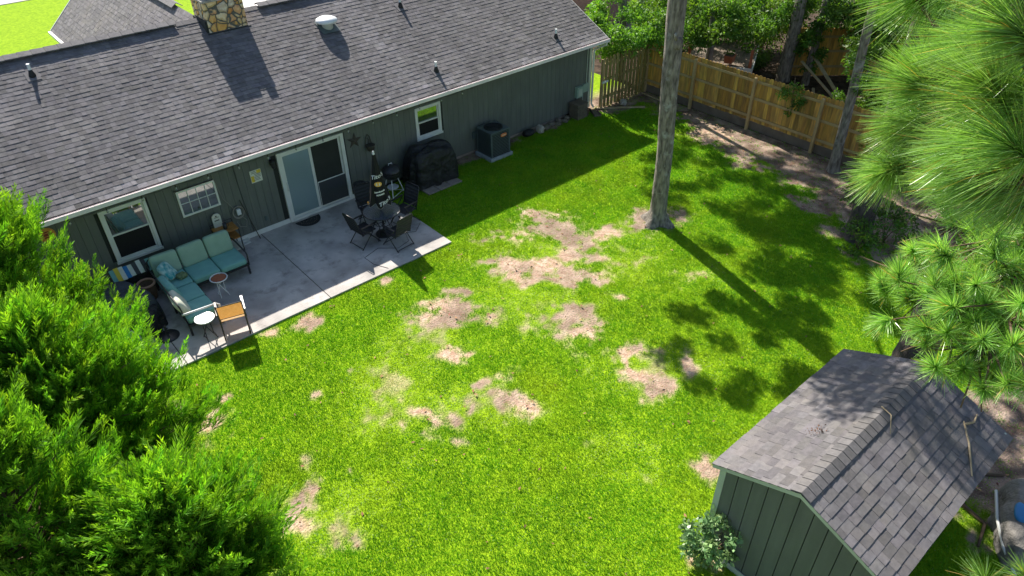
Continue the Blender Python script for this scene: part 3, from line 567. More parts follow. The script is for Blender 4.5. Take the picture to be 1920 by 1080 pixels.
btree('broadleaf_tree','leafy tree beyond the fence above the lumber pile',20.9,-6.6,[(0,0,0),(.1,.0,2),(.25,.05,6)],[.15,.13,.1],
  [((-.3,.3,2.7),(2.2,2.2,.95),13000,56,.45)],seed=6,tone=.95)
btree('broadleaf_tree','dense tree filling the top edge beyond the neighbouring deck',21.6,-.6,[(0,0,0),(.1,.0,2),(.25,.05,6)],[.2,.16,.1],
  [((-.6,0,1.9),(2.4,2.4,1.3),15000,60,.55)],seed=7,tone=1.1)
btree('broadleaf_tree','dense tree filling the top edge behind the orange fence',24.2,-4.4,[(0,0,0),(.1,.0,3),(.5,.05,7)],[.32,.28,.2],
  [((-1.0,.8,2.2),(2.6,2.8,1.7),15000,60,.6)],seed=8,tone=1.1)
btree('broadleaf_tree','bushy tree between the slender tree and the foreground pine',18.6,-8.3,[(0,0,0),(.1,.0,2),(.25,.05,5)],[.14,.12,.1],
  [((0,.3,1.7),(1.7,2.0,1.5),13000,54,.42)],seed=9,tone=1.05)
btree('broadleaf_tree','leafy tree between the pale brick house and the deck',19.0,1.6,[(0,0,0),(.1,.0,2),(.25,.05,5)],[.14,.12,.1],
  [((-.3,-.4,1.7),(2.2,1.9,1.3),13000,52,.45)],seed=10,tone=.95)
# undergrowth beyond the fence
for i,(x,y,r,z,lb) in enumerate(((15.2,-9.0,.8,.9,'light green bush at the end of the back fence'),(16.6,-6.9,.9,.6,'low dark bush behind the fence near the lumber'),(22.8,-7.6,1.2,.9,'dark bush beside the far orange fence'),(19.0,-1.6,.9,.5,'low bush under the neighbouring deck'))):
    t=thing('bush',lb,'bush',(x,y,GZ)); leaves('foliage',(0,0,z),(r,r,z),2600,.10,MT['leaf'],t,26,.3,seed=40+i,tone=1.1 if i==0 else .8)
    limbs('stem',[([(0,0,0),(.1*math.cos(a),.1*math.sin(a),z*.6),(r*.5*math.cos(a),r*.5*math.sin(a),z*1.1)],.02,.008) for a in (0,1.6,3.1,4.7)],MT['twig'],t)
t=thing('vine','green vine hanging over the top of the back fence','vine',(14.42,-6.2,1.2)); leaves('foliage',(0,-.1,.35),(.15,.42,.55),700,.09,MT['leaf'],t,14,.18,seed=50); limbs('stem',[([(.1,0,.9),(0,-.1,.4),(-.05,-.2,-.1)],.012,.006)],MT['twig'],t)

# ---------------------------------------------------------------- fences
def dogear(mb, a, d, s, wdt, z0, z1, th, c):
    """picket from a along d (unit xy), thickness dir s"""
    a=np.array(a,float); d=np.array(d,float); s=np.array(s,float); k=.03
    pr=[(0,z0),(wdt,z0),(wdt,z1-k),(wdt-k,z1),(k,z1),(0,z1-k)]
    vs=[(*(a+d*u+s*o),z) for o in (0,th) for u,z in pr]; n=6
    mb.add(vs,[tuple(range(n))[::-1],tuple(range(n,2*n))]+[(i,(i+1)%n,n+(i+1)%n,n+i) for i in range(n)],c)
def rc(lo=.7,hi=1.25): g=random.uniform(lo,hi); return (g,g*random.uniform(.88,1.05),g*random.uniform(.75,1.05))
bf=thing('privacy_fence','tan wooden privacy fence of dog-ear pickets along the back of the yard','fence',(14.5,0,GZ))
mb=MB(); y=-.12
while y>-12.4:
    dogear(mb,(.04,y),(0,-1),(1,0),.138,.30+random.uniform(-.01,.01),1.86+random.uniform(-.012,.012),.018,rc(.6,1.35)); y-=.1415
mb.build('pickets','fence',bf,attr=True)
mb=MB()
for z in (.42,1.05,1.62): mb.box(-.0,.038,-12.4,-.1,z,z+.085)
mb.build('rails','rail',bf,bevel=.004)
mb=MB(); y=-.1
while y>-12.3: mb.box(.045,.06,y-2.38,y,-.02,.295); y-=2.4
mb.build('kick_board','rot',bf)
for k in range(6):
    mb=MB(); yy=-.1-2.4*k if k else -.1; mb.box(-.095,-.002,yy-.05,yy+.045,-.05,1.80); mb.add([(-.095,yy-.05,1.8),(-.002,yy-.05,1.8),(-.002,yy+.045,1.8),(-.095,yy+.045,1.8),(-.048,yy,1.83)],[(0,1,4),(1,2,4),(2,3,4),(3,0,4)]); mb.build('post','rail',bf,bevel=.004)
sf=thing('shadowbox_fence','greenish wooden shadowbox side fence between the house corner and back fence','fence',(12.15,-.35,GZ))
mb=MB(); x=0; i=0
while x<2.2:
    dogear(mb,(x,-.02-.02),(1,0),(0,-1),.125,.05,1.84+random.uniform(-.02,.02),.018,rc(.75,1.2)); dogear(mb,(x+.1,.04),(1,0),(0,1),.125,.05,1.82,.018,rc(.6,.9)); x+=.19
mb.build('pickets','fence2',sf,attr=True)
mb=MB()
for z in (.35,1.0,1.55): mb.box(-.02,2.3,-.038,.038,z,z+.085)
mb.build('rails','rail',sf)
for xx in (-.12,2.3): mb=MB(); mb.box(xx,xx+.09,-.05,.05,-.05,1.8); mb.build('post','rail',sf,bevel=.004)
mb=MB(); mb.box(-.16,.12,-.12,-.075,.98,1.05); mb.build('latch_bar','white',sf)
ff=thing('far_fence','weathered orange board fence standing beyond the lumber pile','fence',(19.6,-2.9,GZ),math.atan2(-1.12,1.22))
mb=MB(); x=0
while x<6.5: dogear(mb,(x,0),(1,0),(0,1),.138,.02,1.86,.018,rc(.95,1.45)); x+=.1415
mb.build('pickets','fence',ff,attr=True)
mb=MB()
for z in (.35,1.5,.95): mb.box(0,6.5,-.04,-.002,z,z+.08)
mb.build('rails','rail',ff)

# ---------------------------------------------------------------- neighbour
nb=thing('deck','raised neighbouring wooden deck with white rim board and red-brown posts','deck',(17.3,-3.0,GZ),.5)
mb=MB()
for k in range(16): mb.box(.1,2.9,k*.15,k*.15+.14,.86,.89)
mb.build('deck_board','rot',nb); mb=MB(); mb.box(.05,.09,-.0,2.4,.62,.86); mb.box(.09,2.9,-.04,-.0,.62,.86); mb.build('rim_board','white',nb)
mb=MB()
for q in ((.1,.03),(.1,2.3),(2.8,.03),(2.8,2.3),(1.4,.03)): mb.box(q[0],q[0]+.1,q[1],q[1]+.1,0,1.5 if q[1]>1 or q[0]<.2 else .86)
mb.build('post','brick',nb)
def planter(x,y,z,label,rz):
    p=thing('planter_box',label,'planter',(x,y,z),rz); mb=MB()
    mb.hexa([(-.18,-.14,0),(-.21,-.17,.28),(-.18,.14,0),(-.21,.17,.28),(.18,-.14,0),(.21,-.17,.28),(.18,.14,0),(.21,.17,.28)]); mb.build('box','brick',p,bevel=.01)
    mb=MB(); mb.box(-.19,.19,-.15,.15,.281,.29); mb.build('soil','mulch',p); leaves('plant',(0,0,.42),(.2,.16,.15),160,.07,MT['leaf'],p,6,.12,seed=int(x*10)%97)
planter(17.0,-2.2,.95,'red-brown planter box on the corner of the neighbouring deck',.3)
nh=thing('neighbour_house','small pink brick house end with pale roof at the top edge','house',(19.6,6.2,GZ),.2)
mb=MB(); mb.box(0,7,0,6,0,2.5); mb.build('wall','pinkbrick',nh); mb=MB()
mb.add([(-.3,-.3,2.45),(7.3,-.3,2.45),(7.3,3,4),(-.3,3,4),(7.3,6.3,2.45),(-.3,6.3,2.45)],[(0,1,2,3),(3,2,4,5)]); mb.build('roof','pad',nh)
def board(label,a,b,wd=.14,hg=.04):
    a=np.array(a);b=np.array(b); mb=MB(); mb.bar((0,0,0),tuple(b-a),wd,hg); o=mb.build('lumber_board','lumber'); o.location=tuple(a); tag(o,label,'board','loose boards beyond the fence')
board('longest pale board leaning on the orange fence beyond the yard',(18.9,-5.95,0),(19.85,-3.35,1.55))
board('shorter board leaning left of the longest board',(18.7,-5.9,0),(19.2,-3.9,.9),.10)
board('short grey board lying just behind the back fence',(17.5,-5.6,.02),(19.2,-4.6,.05),.10)
board('short yellowish board standing behind the slender tree',(19.1,-6.9,0),(20.2,-6.0,.9),.12)

# ---------------------------------------------------------------- foreground juniper row
def juniper(x,y,H,r,nb_,label,seed,bend=(0,0)):
    rg=np.random.default_rng(seed); t=thing('juniper_tree',label,'tree',(x,y,GZ),0,'tall junipers along the left side of the yard')
    trunk([(0,0,0),(bend[0]*.4,bend[1]*.4,H*.5),(bend[0],bend[1],H*.95)],[.11,.07,.02],MT['twig'],t,n=8)
    P=[];D=[];Sg=[];tone_=[]
    for i in range(nb_):
        hz=rg.random()**.85; z=.25+hz*(H-.5); rr=r*(1-hz**1.5)**.8*rg.uniform(.62,1.25)+.10; a=rg.uniform(0,2*math.pi)
        ax=np.array([bend[0],bend[1],0])*hz; e=ax+np.array([math.cos(a)*rr,math.sin(a)*rr,z+rr*.28]); s=ax+np.array([0,0,z-.15]); bd=(e-s)/np.linalg.norm(e-s)
        Sg.append(([s,(s*.5+e*.5)+np.array([0,0,-.04]),e],.022,.006)); bt=rg.uniform(.8,1.2)
        nf=int(12+12*rr)
        for k in range(nf):
            q=s+(e-s)*rg.uniform(.45,1.05)+rg.normal(size=3)*np.array([.13,.13,.10])
            dd=bd*.75+np.array([0,0,.8])+rg.normal(size=3)*.27; P.append(q); D.append(dd/np.linalg.norm(dd)); tone_.append(bt*rg.uniform(.8,1.2))
    P=np.array(P);D=np.array(D);tone_=np.array(tone_); nF=len(P); nB=44
    L_=rg.uniform(.36,.72,(nF,1)); side=np.cross(D,rg.normal(size=(nF,3))); side/=np.linalg.norm(side,axis=1)[:,None]; nm=np.cross(D,side)
    tt=np.linspace(0,1,nB)[None,:,None]; sg_=np.where(np.arange(nB)%2==0,1,-1)[None,:,None]
    env=(1.05-tt)**.6*.75+.18
    base=P[:,None]+D[:,None]*L_[:,None]*tt*.85 + rg.normal(size=(nF,nB,3))*.008
    bdir=D[:,None]*1.0+side[:,None]*sg_*.46+nm[:,None]*rg.normal(size=(nF,nB,1))*.25+rg.normal(size=(nF,nB,3))*.08
    bdir/=np.linalg.norm(bdir,axis=2)[...,None]; bl=L_[:,None]*.32*env*rg.uniform(.7,1.3,(nF,nB,1)); wv_=np.cross(bdir,rg.normal(size=(nF,nB,3))); wv_/=np.linalg.norm(wv_,axis=2)[...,None]; wv_*=.0078
    mid=base+bdir*bl*.45
    V=np.stack([base-wv_*.3,mid-wv_,base+bdir*bl,mid+wv_],2).reshape(-1,3); n=nF*nB
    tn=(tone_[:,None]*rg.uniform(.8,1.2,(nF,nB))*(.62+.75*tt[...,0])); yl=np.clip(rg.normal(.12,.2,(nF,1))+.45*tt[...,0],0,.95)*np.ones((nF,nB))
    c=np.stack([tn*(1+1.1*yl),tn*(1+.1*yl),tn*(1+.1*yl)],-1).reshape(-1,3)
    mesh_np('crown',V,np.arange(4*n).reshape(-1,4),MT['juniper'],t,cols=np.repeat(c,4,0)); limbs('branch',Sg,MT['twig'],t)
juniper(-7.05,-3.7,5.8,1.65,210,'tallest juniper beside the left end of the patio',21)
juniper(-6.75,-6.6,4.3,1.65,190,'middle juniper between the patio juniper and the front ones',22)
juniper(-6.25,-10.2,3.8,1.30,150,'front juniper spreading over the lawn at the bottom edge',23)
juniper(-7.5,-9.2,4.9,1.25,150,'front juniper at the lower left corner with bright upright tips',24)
t=thing('fallen_leaves','brown pine straw litter under the junipers','litter',(0,0,0)); bpy.data.objects.remove(t)

# ---------------------------------------------------------------- pines
def tuft(rg, c, d, nN, Ln, wd, spread=1.05, droop=.35, shoot=.14):
    """bottle-brush shoot of long needles; returns verts (quads strips of 3 segments) and tones"""
    c=np.array(c,float); d=np.array(d,float); d/=np.linalg.norm(d)
    a=np.cross(d,[.3,.5,.8]); a/=np.linalg.norm(a); b=np.cross(d,a); ph=rg.uniform(0,2*np.pi,nN); u=rg.random(nN)
    th=spread*(1.15-.85*u)*rg.uniform(.5,1.15,nN); base=c+d*(u[:,None]-1)*shoot
    dr=d*np.cos(th)[:,None]+(a*np.cos(ph)[:,None]+b*np.sin(ph)[:,None])*np.sin(th)[:,None]
    L_=Ln*rg.uniform(.7,1.1,nN)[:,None]; pts=[base]
    for k in (1,2,3):
        dk=dr+np.array([0,0,-1])*droop*(k/3.)**1.3*rg.uniform(.6,1.3,nN)[:,None]; dk/=np.linalg.norm(dk,axis=1)[:,None]; pts.append(pts[-1]+dk*L_/3)
    sd=np.cross(dr,rg.normal(size=(nN,3))); sd/=np.linalg.norm(sd,axis=1)[:,None]
    ws=[wd,wd,wd*.8,wd*.3]; V=[]
    for k in range(4): V+= [pts[k]-sd*ws[k],pts[k]+sd*ws[k]]
    V=np.stack(V,1); tn=rg.uniform(.7,1.3,nN); return V,tn
def pine_crown(name, parent, tufts, nN, Ln, wd, seed, tone=1., droop=.35, spread=1.05):
    rg=np.random.default_rng(seed); Vs=[];T=[]
    for c,d in tufts:
        V,tn=tuft(rg,c,d,nN,Ln*rg.uniform(.8,1.15),wd,spread,droop); Vs.append(V); T.append(tn*rg.uniform(.8,1.2)*tone)
    V=np.concatenate(Vs).reshape(-1,3); T=np.concatenate(T); n=len(T); i=np.arange(n)[:,None]*8
    F=np.concatenate([i+np.array([[0,1,3,2]]),i+np.array([[2,3,5,4]]),i+np.array([[4,5,7,6]])])
    yl=rg.uniform(0,.5,n); br=rg.random(n)<.04; glint=(rg.random(n)<.22)[:,None]*np.array([[.8,.5,2.2]])  # silvery highlights painted into the colour of some needles
    c=np.stack([T*(1+yl*.5+br*1.2),T*(1-.2*br),T*(1+.5*yl)],-1)+glint; return mesh_np(name,V,F,MT['needle'],parent,cols=np.repeat(c,8,0))
def pine_grown(parent, origin, ends, per, rg, spreadv=(.35,.35,.28), r0=.05):
    segs=[];tf=[]
    for e in ends:
        e=np.array(e,float); o=np.array(origin(e),float); m_=(o+e)/2+np.array([0,0,-.12]); segs.append(([o,m_,e],r0,r0*.3)); bd=(e-o)/np.linalg.norm(e-o)
        for k in range(per):
            q=e+rg.normal(size=3)*np.array(spreadv)-bd*rg.uniform(-.1,.5); dd=bd*.6+np.array([0,0,.75])+(q-e)*.9+rg.normal(size=3)*.25
            tf.append((q,dd)); segs.append(([e-bd*.4,(e-bd*.2+q)/2,q-dd/np.linalg.norm(dd)*.1],.015,.008))
    return segs,tf
# near pine, its trunk stands right of the viewer
rg=np.random.default_rng(77)
t=thing('pine_tree','foreground pine with long bright needle fans filling the upper right corner','tree',(-1.2,-19.4,GZ))
trunk([(0,0,0),(0,0,5),(.0,.1,10),(0,.1,11.6)],[.2,.16,.09,.03],MT['pinebark'],t,n=12)
o=np.array([-1.2,-19.4,GZ]); NEAR=[(-2.75,-15.7,9.17),(-2.77,-15.75,9.4),(-3.2,-16.01,9.51),(-3.6,-16.19,9.49),(-2.81,-15.73,8.74),(-2.72,-15.71,8.94),(-3.33,-16.2,9.03),(-3.03,-15.98,9.1),(-3.63,-16.33,9.32),(-3.73,-16.23,9.71),(-3.38,-16.17,9.2),(-3.07,-15.93,9.31),(-2.9,-16.0,8.83),(-2.5,-15.7,8.7),(-2.95,-15.6,9.55)]
segs=[([ (0,.1,9.0),(-1.0,1.6,9.0),(-1.9,2.9,9.05),(-2.4,3.1,9.3)],.05,.015)]; tf=[]
for q in NEAR:
    q=np.array(q)-o; s=np.array([-2.1,2.98,9.15]); segs.append(([s,(s+q)/2,q],.02,.008))
    hz_=np.clip((q[2]+GZ-8.7)/.8,0,1); dd=np.array([-.62,.52,-.15+.75*hz_])+rg.normal(size=3)*.25; tf.append((q,dd))
    for k in range(1): qq=q+np.array([.1,-.1,0])+rg.normal(size=3)*np.array([.12,.12,.12]); tf.append((qq,dd+rg.normal(size=3)*.3)); segs.append(([q-np.array([-.1,.1,.1]),(q+qq)/2,qq],.010,.006))
limbs('branch',segs,MT['twig'],t)
pine_crown('crown',t,tf,560,.26,.0013,5,tone=1.1,spread=.92,droop=.24)
LB=[(-1.60,-16.95,5.20),(-1.42,-17.15,5.30)]
tf=[(np.array(q)-o,(-.3,.2,.9)) for q in LB]; pine_crown('lower_crown',t,tf,160,.27,.0028,6)
limbs('lower_branch',[([(0,.1,5.3),(-.1,1.2,5.0),(-.3,2.4,5.1)],.03,.01)],MT['twig'],t)
# pine behind the shed
rg=np.random.default_rng(78)
t=thing('pine_tree','pine standing right behind the shed with tufted crown','tree',(4.95,-14.45,GZ))
trunk([(0,0,0),(0,0,3),(.05,.0,6),(.1,0,12)],[.32,.295,.25,.14],MT['pinebark'],t,n=20,flare=.1,rough=.04)
o=np.array([4.95,-14.45,GZ]); MID=[(2.62,-14.44,4.56),(2.27,-14.95,4.76),(1.97,-15.52,5.06),(1.36,-15.96,4.97),(2.6,-15.13,5.24),(2.05,-15.72,5.52),(1.73,-15.43,4.72),(1.37,-16.03,5.33),(2.2,-15.3,5.3),(1.7,-15.97,5.47),(2.42,-15.52,5.83),(1.47,-15.81,4.8),(3.2,-14.6,5.2)]
segs,tf=pine_grown(t,lambda e:(0.05,0,min(e[2]-.2,6)),[np.array(q)-o for q in MID],12,rg,r0=.028); tf=[q for q in tf if q[0][2]>4.55-GZ and not (q[0][0]>-2.45 and q[0][1]>.15)]; segs=[q for q in segs if len(q[0])==3 and q[0][2][2]>4.35]
limbs('branch',segs,MT['twig'],t); pine_crown('crown',t,tf,240,.28,.0034,7,tone=1.4,droop=.15,spread=1.2)
tf=[((rg.normal()*1.6,rg.normal()*1.6+.5,9.3+abs(rg.normal()*1.2)),rg.normal(size=3)+[0,0,1]) for k in range(95)]; pine_crown('upper_crown',t,tf,90,.30,.006,8)
# pine with ivy at its foot
t=thing('pine_tree','dark-barked pine with ivy and weeds around its foot near the fence','tree',(10.95,-10.75,GZ))
trunk([(0,0,0),(0,0,3),(.05,.1,6),(.1,0,12)],[.31,.28,.25,.15],MT['pinebark'],t,n=18,flare=.1,rough=.05)
tf=[((rg.normal()*1.6,rg.normal()*1.5+.4,10+abs(rg.normal()*1.2)),rg.normal(size=3)+[0,0,1]) for k in range(90)]; pine_crown('crown',t,tf,90,.30,.006,9)
t=thing('pine_tree','dark pine trunk half hidden behind the foreground needles','tree',(12.9,-12.9,GZ))
trunk([(0,0,0),(0,0,3),(.05,.1,6),(.1,0,11)],[.3,.27,.25,.15],MT['pinebark'],t,n=18,flare=.1,rough=.05)
tf=[((rg.normal()*1.6,rg.normal()*1.6,9.3+abs(rg.normal()*1.2)),rg.normal(size=3)+[0,0,1]) for k in range(80)]; pine_crown('crown',t,tf,90,.30,.006,10)
for i,(x,y,r,z,nL,lb) in enumerate(((10.3,-11.1,.55,.45,900,'weedy ivy clump left of the dark-barked pine'),(11.2,-11.35,.75,.55,1500,'leafy ivy bush in front of the dark-barked pine'),(12.4,-9.9,.5,.35,500,'small bush in the dirt under the pine needles'))):
    t=thing('bush',lb,'bush',(x,y,GZ)); leaves('foliage',(0,0,z),(r,r,z),nL,.09,MT['leaf'],t,22,.22,seed=60+i,tone=.85)
    limbs('stem',[([(0,0,0),(.1*math.cos(a),.1*math.sin(a),z*.6),(r*.5*math.cos(a),r*.5*math.sin(a),z*1.3)],.014,.006) for a in (0,1.6,3.1,4.7)],MT['twig'],t)
t=thing('rose_bush','bluish-green shrub at the near corner of the shed','bush',(.18,-13.98,GZ)); leaves('foliage',(-.02,0,.62),(.42,.42,.5),1700,.085,MT['leafshrub'],t,30,.15,seed=70,asp=.6)
leaves('side_spray',(.35,-.35,.5),(.22,.22,.3),300,.08,MT['leafshrub'],t,8,.12,seed=71,asp=.6)
limbs('stem',[([(0,0,0),(.1*math.cos(a),.1*math.sin(a),.5),(.32*math.cos(a),.32*math.sin(a),.95)],.014,.005) for a in (0,.9,1.8,2.7,3.6,4.5,5.4)],MT['twig'],t)

# ---------------------------------------------------------------- shed
sx,sy,sL=SHED; sW1,sW2,sE,sR,sE2=1.277,1.392,2.0,2.573,2.02
shed=thing('shed','small grey-green gable shed with grey shingle roof in the lower right','shed',(sx,sy,0))
w0,w1,x0,x1=-.10,-(sW1+sW2)+.10,.06,sL-.06
mb=MB(); yy=w0-.05
def roofz(y): 
    return sE+(sR-sE)*min(1,-y/sW1) if -y<sW1 else sR-(sR-sE2)*((-y-sW1)/sW2)
while yy>w1+.05:
    y2=max(yy-.225,w1+.03); mb.hexa([(x0,yy-.007,GZ),(x0,yy-.007,roofz(yy)-.07),(x0,y2+.007,GZ),(x0,y2+.007,roofz(y2)-.07),(x0+.02,yy-.007,GZ),(x0+.02,yy-.007,roofz(yy)-.07),(x0+.02,y2+.007,GZ),(x0+.02,y2+.007,roofz(y2)-.07)]); yy=y2
xx=x0+.1
while xx<x1: 
    x2=min(xx+.225,x1); mb.box(xx,x2-.012,w0-.01,w0,GZ,sE+.0); mb.box(xx,x2-.012,w1,w1+.01,GZ,sE-.0); xx=x2
mb.build('wall','siding',shed)
mb=MB(); mb.box(x0+.022,x1,w1+.012,w0-.012,GZ,sE-.03); mb.add([(x0+.021,w0-.02,sE-.03),(x0+.021,-sW1,sR-.08),(x0+.021,w1+.02,sE-.03)],[(0,1,2)]); mb.add([(x1,w0-.02,sE-.03),(x1,-sW1,sR-.08),(x1,w1+.02,sE-.03)],[(0,1,2)]); mb.build('wall_backing','groove',shed)
mb=MB(); mb.box(x0-.014,x0+.09,w0-.085,w0+.012,GZ,sE-.04); mb.build('corner_board','trimgreen',shed); mb=MB(); mb.box(x0-.014,x0+.09,w1-.012,w1+.085,GZ,sE-.04); mb.build('corner_board','trimgreen',shed)
mb=MB(); mb.box(x0-.03,x0-.015,w1,w0,GZ,GZ+.14); mb.build('base_board','trimgreen',shed)
mb=MB()
for (ya,za,yb,zb) in ((0.02,sE,-sW1,sR),(-sW1,sR,-sW1-sW2-.02,sE2)):
    for xa,xb in ((-.0,.028),(sL-.028,sL)): mb.hexa([(xa,ya,za-.11),(xa,ya,za-.005),(xb,ya,za-.11),(xb,ya,za-.005),(xa,yb,zb-.11),(xa,yb,zb-.005),(xb,yb,zb-.11),(xb,yb,zb-.005)])
mb.box(.03,sL-.03,0.0,.02,sE-.10,sE-.01); mb.box(.03,sL-.03,-sW1-sW2-.02,-sW1-sW2,sE2-.10,sE2-.01); mb.build('fascia','trimgreen',shed)
l1=math.hypot(sW1+.03,sR-sE+.013); v1_=np.array([0,-(sW1+.03),sR-sE+.013])/l1; n1=np.array([0,-v1_[1]*0+v1_[2],-v1_[1]]); n1=np.array([0,v1_[2],-v1_[1]])
tn=lambda a,b:.95+.25*float(vn(a,b,.8,7))
V,F,C=shingles((sL+.03,.03,sE-.013),(-1,0,0),v1_,n1,sL+.06,l1,tabw=(.12,.30),course=.135,seed=21,tone=tn,thick=.004)
l2=math.hypot(sW2+.03,sR-sE2+.013); v2_=np.array([0,sW2+.03,sR-sE2+.013])/l2; n2=np.array([0,-v2_[2],v2_[1]])
V2,F2,C2=shingles((-.03,-sW1-sW2-.03,sE2-.013),(1,0,0),v2_,n2,sL+.06,l2,tabw=(.13,.26),course=.135,seed=22,tone=tn,thick=.0045)
sr=tri_build('roof',V+V2,F+[tuple(i+len(V) for i in f) for f in F2],C+C2,MT['shingle2'],shed)
mb=MB(); mb.add([(0,0,sE-.03),(sL,0,sE-.03),(sL,-sW1,sR-.02),(0,-sW1,sR-.02),(0,-sW1-sW2,sE2-.03),(sL,-sW1-sW2,sE2-.03)],[(0,1,2,3),(3,2,5,4)]); mb.build('roof_deck','vent',sr)
mb=MB(); k=-.03
while k<sL+.02:
    kk=min(k+.15,sL+.03); g=random.uniform(.8,1.15)
    for s,(dz) in ((1,(sR-sE)/sW1),(-1,(sR-sE2)/sW2)):
        mb.hexa([(k,-sW1,sR+.02),(k,-sW1,sR+.034),(k,-sW1+s*.15,sR+.02-dz*.15),(k,-sW1+s*.15,sR+.03-dz*.15),(kk+.05,-sW1,sR+.012),(kk+.05,-sW1,sR+.020),(kk+.05,-sW1+s*.15,sR+.010-dz*.15),(kk+.05,-sW1+s*.15,sR+.017-dz*.15)],(g,g,g))
    k=kk
mb.build('ridge_cap','shingle2',sr,attr=True)
def twigo(label,pts,r):
    p0=np.array(pts[0][0]); mb=MB()
    for q in pts: mb.tube([tuple(np.array(v)-p0) for v in q],[r,r*.8,r*.5] if len(q)==3 else r,6)
    o=mb.build('fallen_branch','lumber',smooth=True); o.location=tuple(p0); tag(o,label,'branch','dead branches on the shed roof')
twigo('forked pale dead branch on the right slope of the shed roof',[[(3.55,-15.72,2.24),(3.25,-15.95,2.17),(2.75,-16.22,2.10)],[(3.50,-15.76,2.24),(3.62,-15.84,2.27),(3.85,-15.80,2.24)]],.02)
twigo('thin curved twig near the ridge of the shed roof',[[(2.50,-14.86,2.62),(2.46,-15.03,2.60),(2.22,-15.17,2.49)]],.011)
lf=leaves('leaf_litter',(0,0,0),(.13,.10,.02),60,.035,mat('dead_leaf',(.16,.07,.035),.9,(.10,.04,.02),9),None,6,.07,seed=90); lf.location=(1.55,-14.42,2.40); tag(lf,'small heap of brown leaves on the sunny slope of the shed roof','leaves',kind='stuff')
# tarp-covered heap behind the shed
def heap(name,label,cat,loc,sz,m,seed,rz=0,amp=.18,folds=9,flat=.5,parent=None):
    rg=np.random.default_rng(seed); n=48; mm=20; ph=rg.uniform(0,6,4); V=[]
    for i in range(mm+1):
        u=i/mm
        for k in range(n):
            th=2*math.pi*k/n; sq=(abs(math.cos(th))**4+abs(math.sin(th))**4)**-.25
            r=(math.sin(u*math.pi/2))**flat*sq*.5; z=(1-u**3.2)
            fo=amp*u*u*(math.sin(folds*th+ph[0]+2*u)*.5+math.sin(folds*1.7*th+ph[1])*.3); r*=1+fo*.45
            z+= .05*math.sin(3*th+ph[2])*(1-u)+.035*math.sin(5*th+ph[3]+6*u)*(1-u)
            V.append((r*math.cos(th)*sz[0],r*math.sin(th)*sz[1],max(0,z)*sz[2]))
    F=[(i*n+k,(i+1)*n+k,(i+1)*n+(k+1)%n,i*n+(k+1)%n) for i in range(mm) for k in range(n)]
    o=mesh_np(name,V,F,MT[m],parent,smooth=True); o.location=loc; o.rotation_euler=(0,0,rz)
    if label: tag(o,label,cat)
    return o
tp=heap('tarp_heap','grey tarp-covered heap behind the shed at the right edge','tarp',(4.6,-17.3,GZ),(1.8,1.35,.62),'tarp',3,.3,amp=.35,folds=7,flat=.8)
mb=MB(); mb.pillow((-.15,.42,.56),(.42,.26,.1),e=.7); mb.build('blue_label','blue',tp,smooth=True)
mb=MB(); mb.tube([(-1.15,.25,.05),(-.7,.55,.22),(-.2,.7,.3),(.4,.75,.3)],.025,6); mb.build('white_hem','white',tp)
r_=MB(); 
for pts in ([(4.7,-15.9,-.02),(4.3,-16.2,0),(4.2,-16.6,-.01),(3.7,-16.7,-.03)],[(5.2,-15.7,-.03),(5.9,-15.9,0),(6.8,-15.5,-.03)],[(4.4,-15.6,-.03),(4.9,-15.8,.0),(5.5,-16.4,-.03)]): r_.tube(pts,[.03,.045,.035,.02][:len(pts)],6)
o=r_.build('tree_roots','twig',smooth=True); tag(o,'brown surface roots in the dirt behind the shed','roots')

# ---------------------------------------------------------------- patio dining set
def dining_chair():
    c=thing('patio_chair','x','chair'); W=.27
    def part(nm,f,m='black',sm=True):
        mb=MB(); f(mb); return mb.build(nm,m,c,smooth=sm)
    for s in (-1,1):
        part('leg',lambda b:b.tube([(s*W,-.27,0),(s*W,.12,.40),(s*W,.22,.62)],.013,7))
        part('leg',lambda b:b.tube([(s*W,.33,0),(s*W,.02,.40),(s*W,-.20,.60)],.013,7))
        part('armrest',lambda b:b.box(s*(W+.012)-.025,s*(W+.012)+.025,-.22,.26,.625,.645),sm=False)
    part('stretcher',lambda b:b.tube([(-W,-.25,.03),(W,-.25,.03)],.010,6)); part('stretcher',lambda b:b.tube([(-W,.31,.04),(W,.31,.04)],.010,6))
    part('seat_frame',lambda b:(b.tube([(-W+.02,.24,.42),(-W+.02,-.2,.40)],.012,6),b.tube([(W-.02,.24,.42),(W-.02,-.2,.40)],.012,6)))
    part('back_frame',lambda b:b.tube([(-W+.02,-.18,.38),(-W+.02,-.36,.96),(-W+.06,-.375,1.0),(W-.06,-.375,1.0),(W-.02,-.36,.96),(W-.02,-.18,.38)],.014,7))
    def sl(b,pts,t):
        for i in range(len(pts)-1): 
            (y0,z0),(y1,z1)=pts[i],pts[i+1]; b.hexa([(x,y,z+dz) for x in (-W+.025,W-.025) for (y,z) in ((y0,z0),(y1,z1)) for dz in (-t,t)])
    part('seat',lambda b:sl(b,[(.25,.425),(.1,.40),(-.1,.395),(-.19,.41)],.006),'sling',False)
    def bk(b):
        for i in range(6): a=i/6; e=(i+.94)/6; sl(b,[(-.20-.16*a,.44+.53*a),(-.212-.16*(a+e)/2,.44+.53*(a+e)/2),(-.20-.16*e,.44+.53*e)],.008)
    part('backrest',bk,'sling',False)
    return c
c0=dining_chair()
